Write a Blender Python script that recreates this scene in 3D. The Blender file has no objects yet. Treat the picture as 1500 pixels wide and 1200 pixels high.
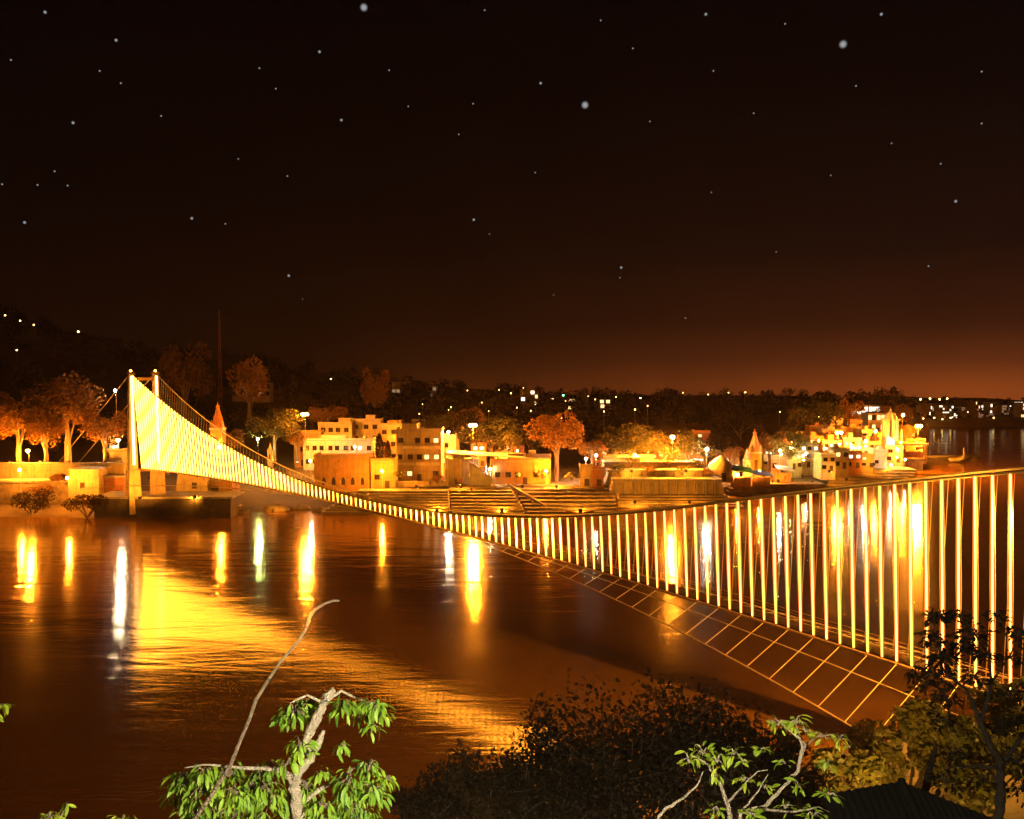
import bpy, math, random
import numpy as np
from mathutils import Vector, Matrix
random.seed(7); rng = np.random.default_rng(11)
S = bpy.context.scene
C = bpy.data.collections.new('place'); S.collection.children.link(C)

# ------------------------------------------------------------------ camera
FP = 1300.0                      # focal length in photograph pixels (1500 wide)
HAZE = .00005
HC = 42.5                        # camera height above the river
PITCH = math.atan(66 / FP)
cam_d = bpy.data.cameras.new('camera'); cam = bpy.data.objects.new('camera', cam_d)
S.collection.objects.link(cam)
cam_d.sensor_width = 36; cam_d.lens = 36 * FP / 1500
cam_d.clip_start = 0.1; cam_d.clip_end = 4000
cam.location = (0, 0, HC); cam.rotation_euler = (math.pi / 2 - PITCH, 0, 0)
S.camera = cam
# ------------------------------------------------------------------ world, exposure (night: no sun)
W = bpy.data.worlds.new('World'); S.world = W; W.use_nodes = True
bg = W.node_tree.nodes['Background']
skyt = W.node_tree.nodes.new('ShaderNodeTexSky'); skyt.sky_type = 'NISHITA'; skyt.sun_disc = False
skyt.sun_elevation = math.radians(-9); skyt.sun_rotation = math.radians(200)
W.node_tree.links.new(skyt.outputs[0], bg.inputs[0]); bg.inputs[1].default_value = 0.05
S.view_settings.view_transform = 'Standard'; S.view_settings.look = 'None'
S.view_settings.exposure = 0.0; S.view_settings.gamma = 1.0
S.view_settings.use_curve_mapping = False

def ray(px, py):
    x = (px - 750) / FP; y = (600 - py) / FP
    c, s = math.cos(PITCH), math.sin(PITCH)
    return Vector((x, c + y * s, -s + y * c))       # camera looks along +Y, tipped down
def P(px, py, Y):
    d = ray(px, py); k = Y / d.y
    return Vector((d.x * k, Y, HC + d.z * k))
def G(px, py, z=0.0):
    d = ray(px, py); k = (z - HC) / d.z
    return Vector((d.x * k, d.y * k, z))
def mpp(Y): return Y / FP
def interp(x, pts):
    return float(np.interp(x, [p[0] for p in pts], [p[1] for p in pts]))

# ------------------------------------------------------------------ materials
def new_mat(name):
    m = bpy.data.materials.new(name); m.use_nodes = True
    nt = m.node_tree; return m, nt, nt.nodes['Principled BSDF']
def surf(name, col, rough=.8, var=.35, scale=1.0, metal=0, bump=.3, col2=None, spec=.3, bscale=None, stain=0):
    m, nt, b = new_mat(name)
    tc = nt.nodes.new('ShaderNodeTexCoord')
    n = nt.nodes.new('ShaderNodeTexNoise'); n.inputs['Scale'].default_value = scale
    n.inputs['Detail'].default_value = 8; n.inputs['Roughness'].default_value = .65
    nt.links.new(tc.outputs['Object'], n.inputs['Vector'])
    r = nt.nodes.new('ShaderNodeValToRGB')
    c2 = col2 or tuple(c * (1 - var) for c in col)
    r.color_ramp.elements[0].position = .35; r.color_ramp.elements[0].color = (*c2, 1)
    r.color_ramp.elements[1].position = .65; r.color_ramp.elements[1].color = (*col, 1)
    nt.links.new(n.outputs['Fac'], r.inputs['Fac'])
    out = r.outputs['Color']
    if stain:
        mp = nt.nodes.new('ShaderNodeMapping'); mp.inputs['Scale'].default_value = (1, 1, .12)
        n3 = nt.nodes.new('ShaderNodeTexNoise'); n3.inputs['Scale'].default_value = scale * 2.5; n3.inputs['Detail'].default_value = 6
        nt.links.new(tc.outputs['Object'], mp.inputs[0]); nt.links.new(mp.outputs[0], n3.inputs['Vector'])
        mr = nt.nodes.new('ShaderNodeMapRange'); mr.inputs[1].default_value = .45; mr.inputs[2].default_value = .7
        mr.inputs[3].default_value = 1; mr.inputs[4].default_value = 1 - stain
        nt.links.new(n3.outputs['Fac'], mr.inputs[0])
        mx = nt.nodes.new('ShaderNodeMixRGB'); mx.blend_type = 'MULTIPLY'; mx.inputs[0].default_value = 1
        nt.links.new(out, mx.inputs[1]); nt.links.new(mr.outputs[0], mx.inputs[2]); out = mx.outputs[0]
    nt.links.new(out, b.inputs['Base Color'])
    b.inputs['Roughness'].default_value = rough; b.inputs['Metallic'].default_value = metal
    b.inputs['Specular IOR Level'].default_value = spec
    if bump:
        n2 = nt.nodes.new('ShaderNodeTexNoise'); n2.inputs['Scale'].default_value = bscale or scale * 6
        n2.inputs['Detail'].default_value = 6
        nt.links.new(tc.outputs['Object'], n2.inputs['Vector'])
        bp = nt.nodes.new('ShaderNodeBump'); bp.inputs['Strength'].default_value = bump; bp.inputs['Distance'].default_value = .15
        nt.links.new(n2.outputs['Fac'], bp.inputs['Height']); nt.links.new(bp.outputs[0], b.inputs['Normal'])
    return m
def leafmat(name, ca, cb, trans=.35, scale=.9, rough=.55):
    m, nt, b = new_mat(name)
    tc = nt.nodes.new('ShaderNodeTexCoord'); n = nt.nodes.new('ShaderNodeTexNoise')
    n.inputs['Scale'].default_value = scale; n.inputs['Detail'].default_value = 5
    nt.links.new(tc.outputs['Object'], n.inputs['Vector'])
    oi = nt.nodes.new('ShaderNodeObjectInfo'); ad = nt.nodes.new('ShaderNodeMath'); ad.operation = 'MULTIPLY_ADD'
    ad.inputs[1].default_value = .5; nt.links.new(oi.outputs['Random'], ad.inputs[0])
    sb = nt.nodes.new('ShaderNodeMath'); sb.operation = 'SUBTRACT'; sb.inputs[1].default_value = .25
    nt.links.new(n.outputs['Fac'], sb.inputs[0]); nt.links.new(sb.outputs[0], ad.inputs[2])
    r = nt.nodes.new('ShaderNodeValToRGB')
    r.color_ramp.elements[0].position = .3; r.color_ramp.elements[0].color = (*ca, 1)
    r.color_ramp.elements[1].position = .7; r.color_ramp.elements[1].color = (*cb, 1)
    nt.links.new(ad.outputs[0], r.inputs['Fac']); nt.links.new(r.outputs[0], b.inputs['Base Color'])
    b.inputs['Roughness'].default_value = rough; b.inputs['Specular IOR Level'].default_value = .12 if rough > .7 else .3
    tr = nt.nodes.new('ShaderNodeBsdfTranslucent'); nt.links.new(r.outputs[0], tr.inputs[0])
    mx = nt.nodes.new('ShaderNodeMixShader'); mx.inputs[0].default_value = trans
    out = nt.nodes['Material Output']
    nt.links.new(b.outputs[0], mx.inputs[1]); nt.links.new(tr.outputs[0], mx.inputs[2]); nt.links.new(mx.outputs[0], out.inputs[0])
    return m
def glow(name, col, strength):
    m, nt, b = new_mat(name)
    b.inputs['Base Color'].default_value = (.06, .05, .04, 1)
    b.inputs['Emission Color'].default_value = (*col, 1); b.inputs['Emission Strength'].default_value = strength
    return m
SOD = (1, .29, .018)
M = {}
M['plaster'] = surf('cream_plaster', (.44, .33, .19), .9, .35, .5, stain=.28)
M['white'] = surf('white_plaster', (.6, .49, .35), .85, .3, .5, stain=.22)
M['ochre'] = surf('ochre_plaster', (.46, .25, .08), .9, .35, .5, stain=.25)
M['redwall'] = surf('terracotta_plaster', (.4, .16, .08), .9, .35, .5, stain=.22)
M['stone'] = surf('river_stone', (.3, .23, .15), .95, .55, .5, bump=.8)
M['darkstone'] = surf('damp_stone', (.1, .08, .065), .8, .5, .6, bump=.8)
M['concrete'] = surf('weathered_concrete', (.36, .32, .26), .9, .4, .4, stain=.28)
M['ghat'] = surf('ghat_stone', (.44, .33, .19), .85, .5, .25, bump=.5)
M['ground'] = surf('earth_ground', (.13, .095, .055), .95, .5, .04, bump=.8, bscale=.6)
M['steel'] = surf('painted_steel', (.35, .2, .1), .5, .3, 2, metal=.3, bump=.1)
M['darksteel'] = surf('dark_steel', (.08, .06, .05), .5, .3, 2, metal=.5, bump=.1)
M['guy'] = surf('pale_painted_cable', (.6, .45, .25), .5, .2, 3, bump=.1)
M['deck'] = surf('oiled_timber_deck', (.12, .07, .035), .8, .5, .7, bump=.3)
M['cable'] = surf('galvanised_cable', (.42, .33, .2), .45, .25, 3, metal=.4, bump=.2)
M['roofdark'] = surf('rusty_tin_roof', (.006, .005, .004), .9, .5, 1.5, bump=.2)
M['tin'] = surf('pale_tin_roof', (.5, .48, .42), .5, .3, .8, metal=.2, bump=.1)
M['door'] = surf('dark_wood', (.05, .03, .02), .6, .4, 3, bump=.2)
M['orangepaint'] = surf('saffron_paint', (.6, .22, .04), .7, .3, .6, stain=.3)
M['blue'] = surf('blue_tarpaulin', (.08, .14, .5), .6, .2, 1)
M['green'] = surf('green_awning', (.06, .3, .07), .6, .2, 1)
M['bark'] = surf('grey_bark', (.24, .17, .11), .9, .5, 9, bump=.9, bscale=40)
M['paleb'] = surf('pale_bark', (.4, .33, .24), .85, .4, 12, bump=.8, bscale=50)
M['darkbark'] = surf('dark_bark', (.05, .035, .022), .9, .5, 4, bump=.6)
M['boat'] = surf('boat_paint', (.55, .48, .34), .6, .3, 1)
M['red'] = surf('red_cloth', (.5, .05, .03), .8, .3, 1)
M['far'] = leafmat('town_foliage', (.05, .05, .014), (.12, .1, .03), .3, .35, .9)
M['farred'] = leafmat('dry_foliage', (.14, .065, .016), (.3, .15, .03), .3, .35, .9)
M['wood'] = leafmat('hillside_wood', (.012, .009, .004), (.03, .02, .008), .15, .05, .9)
M['bushy'] = leafmat('thorn_bush_leaves', (.022, .015, .006), (.085, .05, .016), .2, 1.5, .9)
M['leafg'] = leafmat('fresh_green_leaf', (.06, .14, .01), (.2, .32, .02), .35, 2.5)
M['leafy'] = leafmat('young_yellow_green_leaf', (.14, .22, .012), (.34, .4, .03), .35, 3)
M['silh'] = leafmat('broad_dark_leaf', (.008, .007, .003), (.022, .017, .006), .2, 2, .9)
M['bank'] = leafmat('bank_foliage', (.06, .065, .012), (.15, .13, .02), .3, .5)
M['string'] = glow('warm_rope_light', (1, .38, .07), 7.0)
M['stringmid'] = glow('bright_rope_light', (1, .36, .03), 42)
M['stringbright'] = glow('brightest_rope_light', (1, .34, .022), 36)
M['stringdim'] = glow('amber_rope_light', (1, .24, .015), .7)
M['beam'] = glow('tower_light_strip', (1, .55, .2), 7)
M['halo'] = glow('added_halo_glow', (1, .22, .012), 1.15)  # dim orange glow standing in for the halo around the hanger lights
M['sod'] = glow('sodium_bulb', SOD, 8000)
M['sodbig'] = glow('bright_sodium_bulb', SOD, 22000)
M['sodsmall'] = glow('small_sodium_bulb', SOD, 7000)
M['wht'] = glow('white_bulb', (1, .8, .62), 1100)
M['whtbig'] = glow('bright_white_bulb', (1, .85, .68), 3200)
M['grn'] = glow('green_white_bulb', (.85, 1, .3), 2200)
M['shop'] = glow('warm_shop_lamp_bulb', SOD, 1500); M['whtlow'] = glow('white_shop_lamp_bulb', (1, .8, .62), 450)
M['farlamp'] = glow('distant_yellow_bulb', (1, .62, .18), 9)
M['fargreen'] = glow('distant_green_bulb', (.1, 1, .35), 25)
M['litwin'] = glow('lit_window_pane', (1, .62, .25), 2.2)
M['litwhite'] = glow('lit_white_window_pane', (1, .85, .62), 2.6)
M['dimwin'] = glow('dim_window_pane', (1, .6, .3), .35)
m, nt, b = new_mat('dark_glass'); b.inputs['Base Color'].default_value = (.015, .012, .01, 1); b.inputs['Roughness'].default_value = .15
M['glass'] = m

# ------------------------------------------------------------------ helpers
def tag(o, label=None, cat=None, group=None, kind=None):
    if label: o['label'] = label
    if cat: o['category'] = cat
    if group: o['group'] = group
    if kind: o['kind'] = kind
    return o
def thing(name, label, cat, loc=(0, 0, 0), rz=0, group=None):
    o = bpy.data.objects.new(name, None); C.objects.link(o)
    o.location = loc; o.rotation_euler = (0, 0, rz); o.empty_display_size = .3
    return tag(o, label, cat, group)
def link(name, me, parent=None, loc=(0, 0, 0)):
    o = bpy.data.objects.new(name, me); C.objects.link(o); o.location = loc
    if parent: o.parent = parent
    return o
def copy_tree(o, parent=None):
    c = o.copy(); C.objects.link(c)
    if parent: c.parent = parent
    for ch in list(o.children): copy_tree(ch, c)
    return c
class MB:
    def __init__(s): s.v = []; s.f = []
    def poly(s, pts):
        i = len(s.v); s.v += [tuple(p) for p in pts]; s.f.append(tuple(range(i, i + len(pts))))
    def hexa(s, b, t):             # bottom 4 (ccw), top 4
        i = len(s.v); s.v += [tuple(p) for p in b] + [tuple(p) for p in t]
        s.f += [(i + 3, i + 2, i + 1, i), (i + 4, i + 5, i + 6, i + 7)]
        for k in range(4):
            l = (k + 1) % 4; s.f.append((i + k, i + l, i + 4 + l, i + 4 + k))
        return s
    def box(s, c, d, rz=0, taper=1.0):  # c = centre of the bottom face
        cx, cy, cz = c; w, e, h = d; co, si = math.cos(rz), math.sin(rz)
        def q(x, y, z): return (cx + x * co - y * si, cy + x * si + y * co, cz + z)
        B = [q(-w/2, -e/2, 0), q(w/2, -e/2, 0), q(w/2, e/2, 0), q(-w/2, e/2, 0)]
        w2, e2 = w * taper, e * taper
        T = [q(-w2/2, -e2/2, h), q(w2/2, -e2/2, h), q(w2/2, e2/2, h), q(-w2/2, e2/2, h)]
        return s.hexa(B, T)
    def tube(s, pts, r, n=6, cap=True):
        pts = [Vector(p) for p in pts]; m = len(pts)
        if not hasattr(r, '__len__'): r = [r] * m
        i0 = len(s.v); up = Vector((.123, .456, .88)).normalized()
        for k in range(m):
            t = (pts[min(k + 1, m - 1)] - pts[max(k - 1, 0)])
            t = t.normalized() if t.length > 1e-9 else Vector((0, 0, 1))
            a = t.cross(up)
            if a.length < .1: a = t.cross(Vector((1, 0, 0)))
            a.normalize(); b_ = t.cross(a)
            for j in range(n):
                an = 2 * math.pi * j / n
                s.v.append(tuple(pts[k] + (a * math.cos(an) + b_ * math.sin(an)) * r[k]))
        for k in range(m - 1):
            for j in range(n):
                l = (j + 1) % n
                s.f.append((i0 + k*n + j, i0 + k*n + l, i0 + (k+1)*n + l, i0 + (k+1)*n + j))
        if cap:
            s.f.append(tuple(i0 + j for j in range(n))[::-1]); s.f.append(tuple(i0 + (m-1)*n + j for j in range(n)))
        return s
    def lathe(s, prof, n=12, c=(0, 0, 0)):    # prof: (r, z)
        return s.tube([(c[0], c[1], c[2] + z) for r, z in prof], [max(r, .001) for r, z in prof], n)
    def build(s, name, m, parent=None, off=(0, 0, 0), smooth=False, loc=None):
        me = bpy.data.meshes.new(name)
        vs = s.v if not any(off) else [(a - off[0], b - off[1], c - off[2]) for a, b, c in s.v]
        me.from_pydata(vs, [], s.f); me.materials.append(m)
        if smooth: me.polygons.foreach_set('use_smooth', [True] * len(me.polygons))
        me.update()
        return link(name, me, parent, loc if loc is not None else (0, 0, 0))
def ball(c, r, n=10, k=6):
    mb = MB(); mb.lathe([(r * math.sin(math.pi * i / k), c[2] - r * math.cos(math.pi * i / k)) for i in range(k + 1)], n, (c[0], c[1], 0))
    return mb
def quad_mesh(name, V, m):         # V: (n,4,3)
    n = len(V); me = bpy.data.meshes.new(name)
    me.vertices.add(n * 4); me.vertices.foreach_set('co', V.reshape(-1).astype(np.float32))
    me.loops.add(n * 4); me.loops.foreach_set('vertex_index', np.arange(n * 4, dtype=np.int32))
    me.polygons.add(n); me.polygons.foreach_set('loop_start', np.arange(0, n * 4, 4, dtype=np.int32))
    me.polygons.foreach_set('loop_total', np.full(n, 4, dtype=np.int32))
    me.materials.append(m); me.update(); me.validate(); return me
def leaf_quads(c, size, droop=0.0, aspect=.6):      # c (n,3), size (n,) -> (n,4,3)
    n = len(c); a = rng.normal(size=(n, 3)); a[:, 2] -= droop * 2
    a /= np.linalg.norm(a, axis=1)[:, None]
    b = rng.normal(size=(n, 3)); b -= (b * a).sum(1)[:, None] * a; b /= np.linalg.norm(b, axis=1)[:, None]
    s = size[:, None]; L = a * s; Wd = b * s * aspect * .5
    return np.stack([c - L * .5, c + Wd, c + L * .5, c - Wd], 1)
def crown_points(n, rx, rz, lumps=9, squash=.75, seed=0):
    r = np.random.default_rng(seed)
    ang = r.uniform(0, 2 * math.pi, lumps); el = r.uniform(-.5, 1, lumps); rr = r.uniform(.35, .72, lumps)
    lc = np.stack([np.cos(ang) * rr * rx, np.sin(ang) * rr * rx, el * rz * .62], 1)
    lr = r.uniform(.28, .5, lumps)
    k = r.integers(0, lumps, n); d = r.normal(size=(n, 3)); d /= np.linalg.norm(d, axis=1)[:, None]
    rad = r.uniform(.45, 1.05, n) ** .5
    return lc[k] + d * (rad * lr[k])[:, None] * np.array([rx, rx, rz])

# ------------------------------------------------------------------ sky dome with stars
R_SKY = 1750.0
m = bpy.data.materials.new('night_sky'); m.use_nodes = True; nt = m.node_tree; nt.nodes.clear()
out = nt.nodes.new('ShaderNodeOutputMaterial'); em = nt.nodes.new('ShaderNodeEmission')
ge = nt.nodes.new('ShaderNodeNewGeometry'); sx = nt.nodes.new('ShaderNodeSeparateXYZ')
nt.links.new(ge.outputs['Position'], sx.inputs[0])
def mr(inp, a, b_, c=0, d=1, smooth=False):
    n = nt.nodes.new('ShaderNodeMapRange'); n.inputs[1].default_value = a; n.inputs[2].default_value = b_
    n.inputs[3].default_value = c; n.inputs[4].default_value = d
    if smooth: n.interpolation_type = 'SMOOTHSTEP'
    nt.links.new(inp, n.inputs[0]); return n.outputs[0]
el = mr(sx.outputs['Z'], 0, 850)
def ramp(stops):
    r = nt.nodes.new('ShaderNodeValToRGB'); cr = r.color_ramp
    while len(cr.elements) < len(stops): cr.elements.new(.5)
    for e, (p, c) in zip(cr.elements, stops): e.position = p; e.color = (*c, 1)
    nt.links.new(el, r.inputs[0]); return r.outputs[0]
cl = ramp([(0, (.008, .0026, .0009)), (.15, (.0048, .0016, .0007)), (.4, (.0018, .0009, .0007)), (1, (.001, .0005, .0004))])
crt = ramp([(0, (.24, .05, .009)), (.06, (.105, .023, .006)), (.14, (.036, .009, .0036)), (.3, (.009, .0034, .0024)), (.6, (.0032, .0016, .0014)), (1, (.0012, .0007, .0007))])
dv = nt.nodes.new('ShaderNodeMath'); dv.operation = 'DIVIDE'; nt.links.new(sx.outputs['X'], dv.inputs[0])
mxm = nt.nodes.new('ShaderNodeMath'); mxm.operation = 'MAXIMUM'; mxm.inputs[1].default_value = 230
nt.links.new(sx.outputs['Y'], mxm.inputs[0]); nt.links.new(mxm.outputs[0], dv.inputs[1])
az = mr(dv.outputs[0], -.32, .72, smooth=True)
mx = nt.nodes.new('ShaderNodeMixRGB'); nt.links.new(az, mx.inputs[0]); nt.links.new(cl, mx.inputs[1]); nt.links.new(crt, mx.inputs[2])
nz = nt.nodes.new('ShaderNodeTexNoise'); nz.inputs['Scale'].default_value = .004; nz.inputs['Detail'].default_value = 3
nt.links.new(ge.outputs['Position'], nz.inputs['Vector'])
em_s = mr(nz.outputs['Fac'], .3, .7, .85, 1.15)
nt.links.new(mx.outputs[0], em.inputs[0]); nt.links.new(em_s, em.inputs[1]); nt.links.new(em.outputs[0], out.inputs[0])
M['sky'] = m
mb = MB(); prof = []
for i in range(25):
    a = math.radians(-14 + 104 * i / 24); prof.append((R_SKY * math.cos(a), R_SKY * math.sin(a)))
mb.lathe(prof, 64)
sky = tag(mb.build('sky', M['sky'], smooth=True), kind='structure')
M['star'] = glow('starlight', (.8, .82, .85), .35)
M['starb'] = glow('bright_starlight', (.85, .85, .82), .55)
def starmesh(r, mat, spikes=0):
    mb = ball((0, 0, 0), r, 24, 16)
    me = mb.build('star', mat, smooth=True); C.objects.unlink(me); return me.data
m_, nt, b = new_mat('soft_starlight'); em = nt.nodes.new('ShaderNodeEmission'); em.inputs[0].default_value = (.85, .87, .9, 1)
lw = nt.nodes.new('ShaderNodeLayerWeight'); lw.inputs[0].default_value = .5; pw = nt.nodes.new('ShaderNodeMath'); pw.operation = 'SUBTRACT'; pw.inputs[0].default_value = 1
nt.links.new(lw.outputs['Facing'], pw.inputs[1]); p3 = nt.nodes.new('ShaderNodeMath'); p3.operation = 'POWER'; p3.inputs[1].default_value = 8; nt.links.new(pw.outputs[0], p3.inputs[0])
em.inputs[1].default_value = .4; tr = nt.nodes.new('ShaderNodeBsdfTransparent'); mx = nt.nodes.new('ShaderNodeMixShader')
nt.links.new(p3.outputs[0], mx.inputs[0]); nt.links.new(tr.outputs[0], mx.inputs[1]); nt.links.new(em.outputs[0], mx.inputs[2]); nt.links.new(mx.outputs[0], nt.nodes['Material Output'].inputs[0])
M['starb'] = m_; M['star'] = m_
sm = [starmesh(2.2, M['star']), starmesh(3.6, M['star']), starmesh(9, M['starb'])]
def star(px, py, k):
    d = ray(px, py).normalized(); p = Vector((0, 0, HC)) + d * 1680
    link('star', sm[k], sky, p)
for px, py in [(533, 11), (857, 154), (1235, 65)]: star(px, py, 2)
for px, py in [(792, 122), (500, 176), (468, 76), (423, 404), (694, 322), (170, 59), (107, 180), (281, 320), (910, 392), (66, 18),
               (1034, 21), (1291, 21), (36, 326), (1400, 295)]: star(px, py, 1)
for px, py in [(146, 104), (177, 122), (672, 197), (717, 343), (1217, 257), (927, 71), (880, 30), (1104, 166), (1438, 181), (1438, 105),
               (952, 178), (784, 253), (99, 272), (55, 271), (80, 251), (3, 270), (443, 438), (1137, 369), (1306, 210), (1378, 240), (1045, 104),
               (693, 152), (598, 156), (404, 130), (380, 100), (1254, 126), (908, 407), (811, 432), (330, 328), (1004, 466), (1360, 390),
               (236, 170), (16, 88), (421, 258), (349, 233), (1150, 35), (1042, 282), (570, 103), (710, 15)]: star(px, py, 0)

# ------------------------------------------------------------------ river banks (ground sheet)
SHORE = [(-900, 757), (0, 757), (150, 758), (330, 753), (420, 748), (500, 747), (600, 750), (750, 753), (880, 747), (1000, 741), (1100, 725), (1200, 716), (1330, 688), (1400, 677), (1700, 660)]
def shoreY(px): return G(px, interp(px, SHORE)).y
SKYL = [(-900, 440), (-300, 445), (0, 468), (60, 486), (120, 502), (200, 516), (330, 532), (450, 545), (600, 568), (750, 580), (900, 590), (1100, 598), (1250, 601), (1400, 603), (1500, 604), (2400, 604)]
def sstep(a, b_, x):
    t = min(max((x - a) / (b_ - a), 0), 1); return t * t * (3 - 2 * t)
def height(X, Y):
    if Y < 150:                                   # the near bank
        px = 750 + FP * X / max(Y, 25)
        k = sstep(1000, 1330, px) if Y > 20 else sstep(2, 9, X)
        lft = interp(Y, [(-60, 40), (6, 37), (12, 35.2), (30, 19), (55, 3), (62, -1), (80, -3), (150, -4)])
        rgt = interp(Y, [(-60, 40), (6, 37), (14, 34.3), (30, 22), (50, 12.5), (70, 9), (84, 6.5), (90, 3), (95, -1), (105, -3), (150, -4)])
        n = .5 * math.sin(X * .31 + Y * .17) + .35 * math.sin(X * .83 - Y * .6)
        return lft * (1 - k) + rgt * k + (n if Y < 88 else 0)
    px = 750 + FP * X / Y; d = Y - shoreY(px)
    if px > 1345:
        spit = 2.2 * sstep(-4, 3, d) * (1 - sstep(7, 16, d)) * (1 - sstep(1430, 1452, px)) if px > 1345 else 0
        land = sstep(598, 616, Y) * 4
        main = sstep(-6, 12, d) * 5
        k = sstep(1345, 1375, px)
        wet = -3 + 3 * max(spit / 2.2, sstep(598, 612, Y)) + spit + land
        z = main * (1 - k) + wet * k if d > -6 else -3
        if Y > 616: z = 4 + (Y - 616) * .004
    else:
        z = -3 + 3 * sstep(-10, 0, d) + interp(d, [(0, 0), (1, .4), (35, 4.6), (60, 5.4), (160, 10), (400, 15)])
    hill = 42.5 + (534 - interp(px, SKYL)) / FP * 950
    k = sstep(430, 900, Y) if px < 1345 else sstep(700, 950, Y)
    z = z * (1 - k) + max(hill, 4) * k
    if Y > 300: z += (1.5 * math.sin(X * .05 + 1) * math.sin(Y * .04)) * sstep(300, 600, Y) if z > 3 else 0
    return z
us = np.concatenate([np.linspace(-2.2, -.75, 24), np.linspace(-.72, .72, 190), np.linspace(.75, 2.2, 24)])
ys = np.concatenate([np.linspace(.3, 30, 16), np.linspace(33, 110, 34), np.linspace(120, 235, 8), np.linspace(240, 420, 110), np.linspace(426, 640, 60), np.linspace(660, 1140, 40)])
V = []; F = []
for y in ys:
    for u in us:
        X = u * max(y, 24.0); r = math.hypot(X, y); yy = y
        if r > 1138: X *= 1138 / r; yy = y * 1138 / r
        V.append((X, yy, height(X, yy) if yy > 0 else 38))
nu = len(us)
for j in range(len(ys) - 1):
    for i in range(nu - 1):
        a = j * nu + i; F.append((a, a + 1, a + nu + 1, a + nu))
me = bpy.data.meshes.new('ground'); me.from_pydata(V, [], F); me.materials.append(M['ground'])
me.polygons.foreach_set('use_smooth', [True] * len(F)); me.update()
tag(link('ground', me), kind='structure')
gb = MB(); gb.poly([(-60, -60, 38.5), (60, -60, 38.5), (60, .5, 38.2), (-60, .5, 38.2)])
tag(gb.build('terrace_ground', M['ground']), kind='structure')
# water
m, nt, b = new_mat('river_water')
b.inputs['Base Color'].default_value = (.19, .08, .007, 1); b.inputs['Roughness'].default_value = .17; b.inputs['IOR'].default_value = 2.3
b.inputs['Specular IOR Level'].default_value = .6; b.inputs['Specular Tint'].default_value = (1, .83, .45, 1)
tc = nt.nodes.new('ShaderNodeTexCoord')
def wav(sc, det, mapping, rot=0):
    mp = nt.nodes.new('ShaderNodeMapping'); mp.inputs['Scale'].default_value = mapping; mp.inputs['Rotation'].default_value = (0, 0, rot)
    n = nt.nodes.new('ShaderNodeTexNoise'); n.inputs['Scale'].default_value = sc; n.inputs['Detail'].default_value = det; n.inputs['Distortion'].default_value = .6
    nt.links.new(tc.outputs['Object'], mp.inputs[0]); nt.links.new(mp.outputs[0], n.inputs['Vector']); return n.outputs['Fac']
w1 = wav(.12, 4, (.35, 1.4, 1), .08); w2 = wav(.6, 5, (.3, 1.5, 1), -.05)
md = nt.nodes.new('ShaderNodeMath'); md.operation = 'MULTIPLY_ADD'; md.inputs[1].default_value = .22
nt.links.new(w2, md.inputs[0]); nt.links.new(w1, md.inputs[2])
bp = nt.nodes.new('ShaderNodeBump'); bp.inputs['Strength'].default_value = .34; bp.inputs['Distance'].default_value = .4
nt.links.new(md.outputs[0], bp.inputs['Height']); nt.links.new(bp.outputs[0], b.inputs['Normal'])
rr = wav(.03, 4, (.4, 1.6, 1), .1); mrn = nt.nodes.new('ShaderNodeMapRange'); mrn.inputs[3].default_value = .075; mrn.inputs[4].default_value = .15
nt.links.new(rr, mrn.inputs[0]); nt.links.new(mrn.outputs[0], b.inputs['Roughness'])
M['water'] = m
wm = MB(); wm.poly([(-800, 20, 0), (900, 20, 0), (900, 700, 0), (-800, 700, 0)])
tag(wm.build('river_water', M['water']), kind='structure')

# ------------------------------------------------------------------ suspension bridge
A0 = Vector((-103.0, 248, 0)); A1 = Vector((52.0, 84, 0)); LEN = (A1 - A0).length
D = (A1 - A0).normalized(); NV = Vector((-D.y, D.x, 0))        # NV points to the far side
br = thing('suspension_bridge', 'long footbridge hung with glowing vertical light strings across the river', 'bridge', A0)
off = tuple(A0)
def zdeck(t): return 13.7 - 4.0 * t + 3.8 * (1 - (2 * t - 1) ** 2)
def gap(t): return 1.5 + (25.0 if t < .5 else 25.0 - 3.4 * (max(0, 2 * t - 1.68) / .32) ** 1.3) * (2 * t - 1) ** 2
def hw(t): return 1.5 + 1.9 * (2 * t - 1) ** 2                  # half distance of the main cables
def axis(t, side=0., z=0.): return A0 + D * (LEN * t) + NV * side + Vector((0, 0, z))
NP = 142; DW = 1.25
mb = MB()
for i in range(NP):
    t0, t1 = i / NP, (i + 1) / NP
    q = [axis(t0, -DW, zdeck(t0)), axis(t1, -DW, zdeck(t1)), axis(t1, DW, zdeck(t1)), axis(t0, DW, zdeck(t0))]
    mb.hexa([p - Vector((0, 0, .22)) for p in q], q)
mb.build('deck', M['deck'], br, off)
for s in (-1, 1):
    mb = MB()
    mb.tube([axis(i / NP, s * (DW + .16), zdeck(i / NP) - .35) for i in range(NP + 1)], .2, 6)
    mb.build('edge_beam', M['steel'], br, off)
    mb = MB()
    for hgt in (1.15, .8, .45): mb.tube([axis(i / NP, s * DW, zdeck(i / NP) + hgt) for i in range(NP + 1)], .035 if hgt > 1 else .018, 4)
    mb.build('handrail', M['steel'], br, off)
    mb = MB()
    for i in range(NP + 1): p = axis(i / NP, s * DW, zdeck(i / NP)); mb.tube([p, p + Vector((0, 0, 1.2))], .035, 4)
    tag(mb.build('railing_posts', M['steel'], br, off), kind='stuff')
    mb = MB()
    mb.tube([axis(i / NP, s * hw(i / NP), zdeck(i / NP) + gap(i / NP)) for i in range(NP + 1)], .16, 7)
    e = axis(-.31, s * 3.4, 8); mb.tube([axis(0, s * hw(0), zdeck(0) + gap(0)), e], .16, 6)
    e = axis(1.2, s * 3.4, 9); mb.tube([axis(1, s * hw(1), zdeck(1) + gap(1)), e], .16, 6)
    mb.build('main_cable', M['cable'], br, off)
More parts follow.
